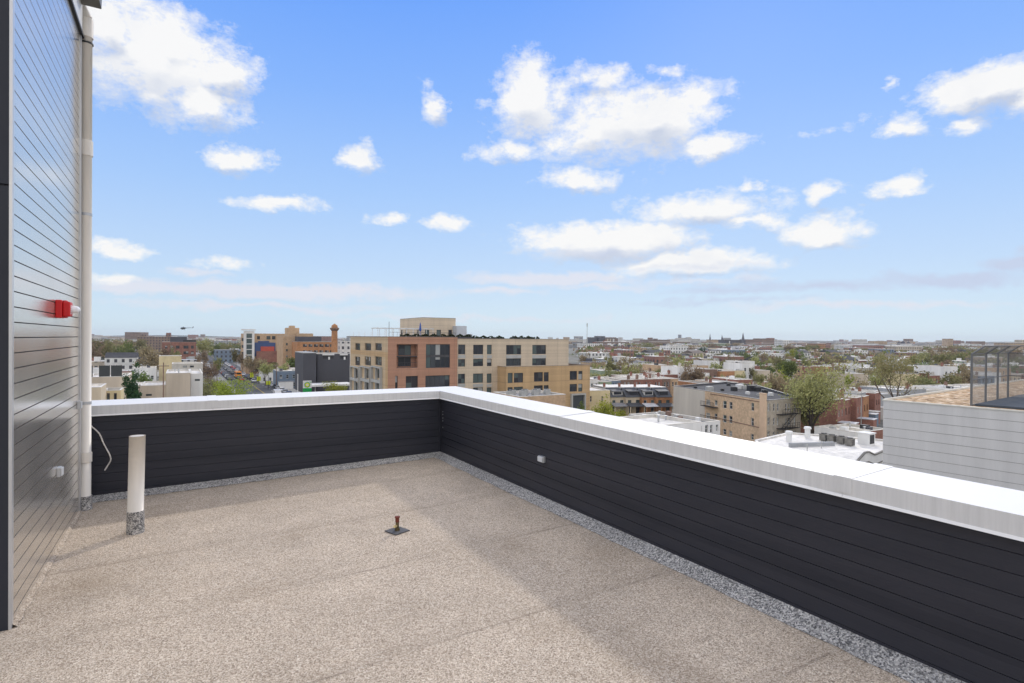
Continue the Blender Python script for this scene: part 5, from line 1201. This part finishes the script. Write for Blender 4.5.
MB().prism([(-5.5,.5),(-5.5,1.4),(-4.3,1.6),(-4.1,2.9),(5.5,3.0),(5.5,.5)],-1.2,1.2,ax='x').build('body',paint('orange paint',(.8,.28,.02)),e); b=MB(); b.box(-1.21,1.21,-3.8,5,1.8,2.5); b.build('windows',M_cg,e); b=MB(); b.box(-1.05,1.05,-4.35,-4.22,1.75,2.6); b.build('windscreen',M_cg,e)
for sx_ in (-1,1):
    for y in (-3.9,3.6): inst(CAR[5],'wheel',e,(sx_*1.08,y,.45),scale=(1.2,1.4,1.4))
# lime banners on lamp posts
LIME=mat('lime banner cloth',(.55,.62,.02),.7,.1)
for i,(px,y0,y1,D,l) in enumerate(((252,372.5,377.5,262,'farthest of the three lime yellow banners on the right pavement'),(259,376.5,381,238,'middle of the three lime yellow banners on the right pavement'),(268.5,381,384.8,214,'nearest of the three lime yellow banners on the right pavement'))):
    e=empty('street_lamp',gp(px,D),YAW,label=l.replace('banners','bannered lamp posts'),cat='street lamp',group='bannered lamp posts'); z1,z0=zat(px,y0,D),zat(px,y1,D)
    MB().tube([(0,0,0),(0,0,z1+2.2)],[.11,.07],8).build('post',M_frame,e); MB().tube([(0,0,z1+2.2),(-.8,0,z1+2.6),(-1.6,0,z1+2.6)],.05,6).build('lamp_arm',M_frame,e); MB().box(-2,-1.4,-.15,.15,z1+2.5,z1+2.62).build('lamp_head',M_metal,e)
    MB().box(-.75,.75,-.04,.04,z0,z1).build('banner',LIME,e)
def pole(px,D,ytop,label,r=.14,mt=None,arms=True):
    e=empty('utility_pole',gp(px,D),YAW,label=label,cat='utility pole'); h=zat(px,ytop,D); MB().tube([(0,0,0),(0,0,h)],[r,r*.7],8).build('post',mt or W_['brown'],e)
    if arms:
        b=MB(); b.box(-1,1,-.06,.06,h-.8,h-.66); b.build('cross_arm',mt or W_['brown'],e)
        for x in (-.9,-.3,.3,.9): MB().tube([(x,0,h-.66),(x,0,h-.5)],.05,6).build('insulator',M_metal,e)
pole(163.5,118,362.5,'dark wooden utility pole beside the plain beige building'); pole(298,168,374,'plain white pole left of the petrol station sign',.13,W_['white'],False)
pole(140,116,384,'short dark pole at the foot of the dark evergreen',.1,None,False); pole(276.5,216,364,'tall dark pole behind the parked cars left of the petrol sign',.16); pole(862,112,392,'thin grey pole in front of the brick row',.09,M_bay,False)
pole(800,150,352,'thin pole over the black roof beside the big tree',.09,W_['brown'])
# petrol station sign
sg=empty('petrol_sign',gp(307.5,158),YAW,label='white and green petrol station pole sign with a yellow sunburst emblem',cat='sign')
z1,z2,z3=zat(307.5,380.8,158),zat(307.5,388.2,158),zat(307.5,394,158)
MB().box(-1.,1.,.1,.4,0,z2).build('post',M_framew,sg); sg.rotation_euler=(0,0,.35)
MB().box(-1.15,1.15,0,.5,z2,z1).build('white_panel',W_['white'],sg); G=mat('sign green',(.0,.33,.06),.5,.05); MB().box(-1.15,1.15,0,.5,z3,z2-.01).build('green_panel',G,sg)
zc=(z1+z2)/2-.1
def star(r0,r1,n,y,m_,nm_):
    b=MB(); pts=[]
    for i in range(2*n): r_=r1 if i%2 else r0; a=math.pi*i/n; pts.append((r_*math.cos(a),zc+r_*math.sin(a)))
    for i in range(2*n): p,q=pts[i],pts[(i+1)%(2*n)]; b.face([(0,y,zc),(p[0],y,p[1]),(q[0],y,q[1])])
    b.build(nm_,m_,sg)
star(.92,.66,12,-.01,G,'emblem_green'); star(.66,.48,12,-.02,mat('sign yellow',(.75,.72,.02),.5,.05),'emblem_yellow'); star(.34,.26,12,-.03,W_['white'],'emblem_centre')
def text(body,size,loc,m_,par_,nm_):
    cu=bpy.data.curves.new(nm_,'FONT'); cu.body=body; cu.size=size; cu.align_x='CENTER'; cu.extrude=.01; tmp=bpy.data.objects.new('tmp',cu); C.objects.link(tmp); bpy.context.view_layer.update(); me=bpy.data.meshes.new_from_object(tmp.evaluated_get(bpy.context.evaluated_depsgraph_get())); bpy.data.objects.remove(tmp); me.materials.clear(); me.materials.append(m_); o=bpy.data.objects.new(nm_,me); C.objects.link(o); o.parent=par_; o.location=loc; o.rotation_euler=(math.pi/2,0,0)
text('bp',.55,(.85,-.02,z1-.5),G,sg,'lettering')
e=empty('station_canopy',gp(300,172),YAW,label='white edged petrol station canopy beside the green sign',cat='canopy'); MB().box(3,16,0,7,4.6,5.2).build('canopy_roof',W_['white'],e)
for x in (5,14): MB().box(x,x+.3,3,3.3,0,4.6).build('column',M_metal,e)
# helicopter
hx=gp(183.5,520,zat(183.5,328.4,520)); he=empty('helicopter',hx,.25,label='small dark helicopter in flight low over the left skyline',cat='helicopter')
HM=paint('helicopter paint',(.05,.055,.07)); b=MB(); b.tube([(-2.6,0,0),(-2.2,0,.1),(-1.2,0,.15),(.4,0,.2),(1.6,0,.35),(2.4,0,.45)],[.15,.65,.95,.95,.5,.25],12); b.build('fuselage',HM,he)
b=MB(); b.tube([(2.,0,.42),(7.6,0,.75)],[.28,.12],8); b.prism([(7.2,.6),(8.1,1.9),(8.4,1.9),(7.9,.6)],-.06,.06); b.build('tail_boom',HM,he)
MB().tube([(0,0,1.1),(0,0,1.65)],.12,6).build('mast',HM,he); b=MB(); 
for a in (.3,.3+math.pi/2): c_,s_=math.cos(a),math.sin(a); b.face([(-5.2*c_+.14*s_,-5.2*s_-.14*c_,1.66+a*.01),(5.2*c_+.14*s_,5.2*s_-.14*c_,1.66+a*.01),(5.2*c_-.14*s_,5.2*s_+.14*c_,1.7+a*.01),(-5.2*c_-.14*s_,-5.2*s_+.14*c_,1.7+a*.01)])
b.build('main_rotor',HM,he); b=MB(); b.box(7.6,7.75,-.12,-.08,-.2,1.9); b.box(6.8,8.6,-.12,-.08,.75,.9); b.build('tail_rotor',HM,he)
for s_ in (-.8,.8): b=MB(); b.tube([(-1.9,s_,-1.2),(1.4,s_,-1.2)],.07,5); b.tube([(-1,s_*.7,-.6),(-1,s_,-1.2)],.05,5); b.tube([(.6,s_*.7,-.6),(.6,s_,-1.2)],.05,5); b.build('skid',HM,he)

# ---------------- haze
if HAZE:
    b=MB(); b.box(-6700,6700,-6700,6700,-1,75)
    m_=bpy.data.materials.new('haze'); t_=nt(m_); v_=N(t_,'ShaderNodeVolumePrincipled'); v_.inputs['Color'].default_value=(.86,.91,1,1); v_.inputs['Density'].default_value=HAZE; v_.inputs['Anisotropy'].default_value=.2
    o_=t_.nodes.new('ShaderNodeOutputMaterial'); t_.links.new(v_.outputs[0],o_.inputs['Volume']); tag(b.build('haze',m_),'thin pale haze over the whole city','haze',kind='stuff')
SUN,SKYS=1.5,1.0
# ---------------------------------------------------------------- camera, sun, sky
cam=bpy.data.cameras.new('camera'); co_=bpy.data.objects.new('camera',cam); C.objects.link(co_); sc.camera=co_
cam.sensor_width=36; cam.lens=F/1024*36; cam.clip_end=30000; cam.clip_start=.05
co_.matrix_world=Matrix.Translation((0,0,CZ))@Matrix.Rotation(math.pi/2-.0061,4,'X')@Matrix.Rotation(.0074,4,'Z')
AZ=math.radians(21.); EL=math.radians(31.7)
sl=bpy.data.lights.new('sun','SUN'); sl.energy=SUN; sl.angle=math.radians(2.6); sl.color=(1,.94,.85)
so=bpy.data.objects.new('sun',sl); C.objects.link(so); so.location=(0,0,60)
sd=Vector((math.sin(AZ)*math.cos(EL),math.cos(AZ)*math.cos(EL),math.sin(EL))); so.rotation_euler=sd.to_track_quat('Z','Y').to_euler()
w=bpy.data.worlds.new('World'); sc.world=w; w.use_nodes=True; t=w.node_tree; t.nodes.clear()
tc=t.nodes.new('ShaderNodeTexCoord').outputs['Generated']; s=t.nodes.new('ShaderNodeSeparateXYZ'); t.links.new(tc,s.inputs[0])
az=math_(t,'ARCTAN2',s.outputs[0],s.outputs[1]); el=math_(t,'ARCSINE',s.outputs[2])
cv=t.nodes.new('ShaderNodeCombineXYZ'); t.links.new(az,cv.inputs[0]); t.links.new(el,cv.inputs[1]); av=cv.outputs[0]
def lin(c): return tuple(((q/255)/12.92 if q<=10 else (((q/255)+.055)/1.055)**2.4) for q in c)
deg=math.pi/180
g=mapr(t,el,0,1.2)
SKY=ramp(t,g,[(0,lin((212,232,242))),(.045,lin((202,225,244))),(.10,lin((189,216,247))),(.20,lin((164,201,250))),(.33,lin((133,180,251))),(.47,lin((103,160,250))),(.7,lin((90,150,235))),(1,lin((110,160,230)))])
sky=N(t,'ShaderNodeTexSky',sky_type='NISHITA',sun_disc=False,sun_elevation=EL,sun_rotation=AZ,altitude=100)
base=mixc(t,1,SKY,mixc(t,1,sky.outputs[0],(.004,.004,.004),'MULTIPLY'),'ADD')
# domain warp
wn=N(t,'ShaderNodeTexNoise',inp={'Scale':9.,'Detail':7.,'Roughness':.62}); mpp=N(t,'ShaderNodeMapping'); mpp.inputs['Scale'].default_value=(1,1.5,1); t.links.new(av,mpp.inputs[0]); t.links.new(mpp.outputs[0],wn.inputs['Vector'])
wo=N(t,'ShaderNodeVectorMath',operation='SUBTRACT'); t.links.new(wn.outputs['Color'],wo.inputs[0]); wo.inputs[1].default_value=(.5,.5,.5)
ws=N(t,'ShaderNodeVectorMath',operation='MULTIPLY'); t.links.new(wo.outputs[0],ws.inputs[0]); ws.inputs[1].default_value=(.13,.06,0)
wa=N(t,'ShaderNodeVectorMath',operation='ADD'); t.links.new(av,wa.inputs[0]); t.links.new(ws.outputs[0],wa.inputs[1]); wv=wa.outputs[0]
def blobs(lst,vec):
    acc=None
    for (px,py,rx,ry,wt) in lst:
        a=math.atan((px-512)/F); ca=math.cos(a); e=math.atan((yh(px)-py)/F*ca)
        ra=rx/F*ca*ca; re=ry/F*ca
        d=N(t,'ShaderNodeVectorMath',operation='SUBTRACT'); t.links.new(vec,d.inputs[0]); d.inputs[1].default_value=(a,e,0)
        m_=N(t,'ShaderNodeVectorMath',operation='MULTIPLY'); t.links.new(d.outputs[0],m_.inputs[0]); m_.inputs[1].default_value=(1/ra,1/re,0)
        l=N(t,'ShaderNodeVectorMath',operation='LENGTH'); t.links.new(m_.outputs[0],l.inputs[0])
        v=math_(t,'MULTIPLY_ADD',l.outputs['Value'],-wt,wt)
        acc=v if acc is None else math_(t,'SMOOTH_MAX',acc,v,.12)
    return acc
PUFF=[(105,28,56,40,1.3),(165,42,62,40,1.3),(222,76,50,27,1.2),(205,104,50,26,1.1),(150,95,38,18,.8),(238,157,38,16,1.1),(359,160,27,18,1.1),(433,104,18,17,.9),
(526,100,46,44,1.3),(506,154,38,13,.9),(598,80,38,15,.8),(655,118,80,34,1.4),(590,130,40,32,1.),(712,145,52,15,1.1),(662,68,22,6,.7),(583,180,54,14,1.1),
(700,210,90,22,1.1),(750,222,40,11,.8),(606,240,116,25,1.4),(690,264,102,17,1.2),(757,188,16,7,.9),(823,192,24,12,1.),(893,188,32,12,1.),(818,229,60,19,1.1),
(895,130,28,15,1.),(985,88,80,30,1.4),(1035,96,56,30,1.3),(955,128,28,11,.9),(388,217,26,9,.95),(452,222,28,9,.95),(275,204,56,8,1.),(125,248,54,9,1.),(105,276,34,8,.9),(226,264,28,7,.7),(888,86,12,8,.7),(825,131,30,6,.5),(560,140,44,34,.7),(155,62,104,58,1.15),(635,120,96,42,1.15),(560,100,40,26,.6)]
BAND=[(265,290,240,10,1.25),(130,287,90,8,1.),(190,272,40,5,.9),(545,279,110,9,1.3),(500,293,60,5,.8),(600,288,60,5,.8),(700,283,90,5,.6),(250,305,200,5,.7),(470,318,200,4,.5),(860,305,200,5,.6)]
GREY=[(820,287,170,8,1.),(950,278,110,9,1.3),(1020,262,50,10,1.6),(1035,250,30,6,1.),(740,292,90,5,.9),(690,268,90,5,.5),(600,250,100,6,.5),(720,302,120,4,.6)]
P=blobs(PUFF,wv); up=N(t,'ShaderNodeVectorMath',operation='ADD'); t.links.new(wv,up.inputs[0]); up.inputs[1].default_value=(-.004,.022,0); PU=blobs(PUFF,up.outputs[0]); BN=blobs(BAND,wv); GN=blobs(GREY,wv)
fn=N(t,'ShaderNodeTexNoise',inp={'Scale':21.,'Detail':9.,'Roughness':.7}); t.links.new(mpp.outputs[0],fn.inputs['Vector'])
fr=math_(t,'MULTIPLY_ADD',fn.outputs['Fac'],2.0,-1.0)
pd=math_(t,'ADD',P,fr); cden=mapr(t,pd,.02,.66); cden=math_(t,'MULTIPLY',cden,.95)
bd=mapr(t,math_(t,'ADD',BN,math_(t,'MULTIPLY',fr,.8)),.0,.7,0,.8)
gd=mapr(t,math_(t,'ADD',GN,math_(t,'MULTIPLY',fr,.7)),.0,.9,0,.85)
# unseen clouds behind and overhead, added over-bright and warm as fill light
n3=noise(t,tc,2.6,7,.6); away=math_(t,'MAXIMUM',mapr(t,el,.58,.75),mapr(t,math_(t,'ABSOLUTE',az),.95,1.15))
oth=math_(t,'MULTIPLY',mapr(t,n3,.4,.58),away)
# cloud tone: brighter tops, faint blue grey bellies
tone=noise(t,mpp.outputs[0],7,6,.6); core=mapr(t,pd,.3,1.1)
under=mapr(t,math_(t,'SUBTRACT',PU,P),-.02,.6)
ctop=lin((253,252,250)); cbel=lin((196,206,226))
cc=mixc(t,mapr(t,math_(t,'ADD',math_(t,'MULTIPLY',under,1.0),math_(t,'MULTIPLY',tone,.9)),.45,1.5),ctop,cbel)
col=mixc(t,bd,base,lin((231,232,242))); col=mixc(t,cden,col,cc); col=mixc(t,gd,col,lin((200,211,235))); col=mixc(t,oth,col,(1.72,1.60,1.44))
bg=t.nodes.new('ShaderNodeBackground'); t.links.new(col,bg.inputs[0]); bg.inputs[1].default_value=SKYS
o=t.nodes.new('ShaderNodeOutputWorld'); t.links.new(bg.outputs[0],o.inputs[0])
w.cycles.sampling_method='MANUAL'; w.cycles.sample_map_resolution=512
sc.view_settings.view_transform='Standard'; sc.view_settings.look='None'; sc.view_settings.exposure=0; sc.view_settings.gamma=1
sc.cycles.max_bounces=6; sc.cycles.diffuse_bounces=3; sc.cycles.glossy_bounces=3; sc.cycles.transparent_max_bounces=8; sc.cycles.volume_bounces=0
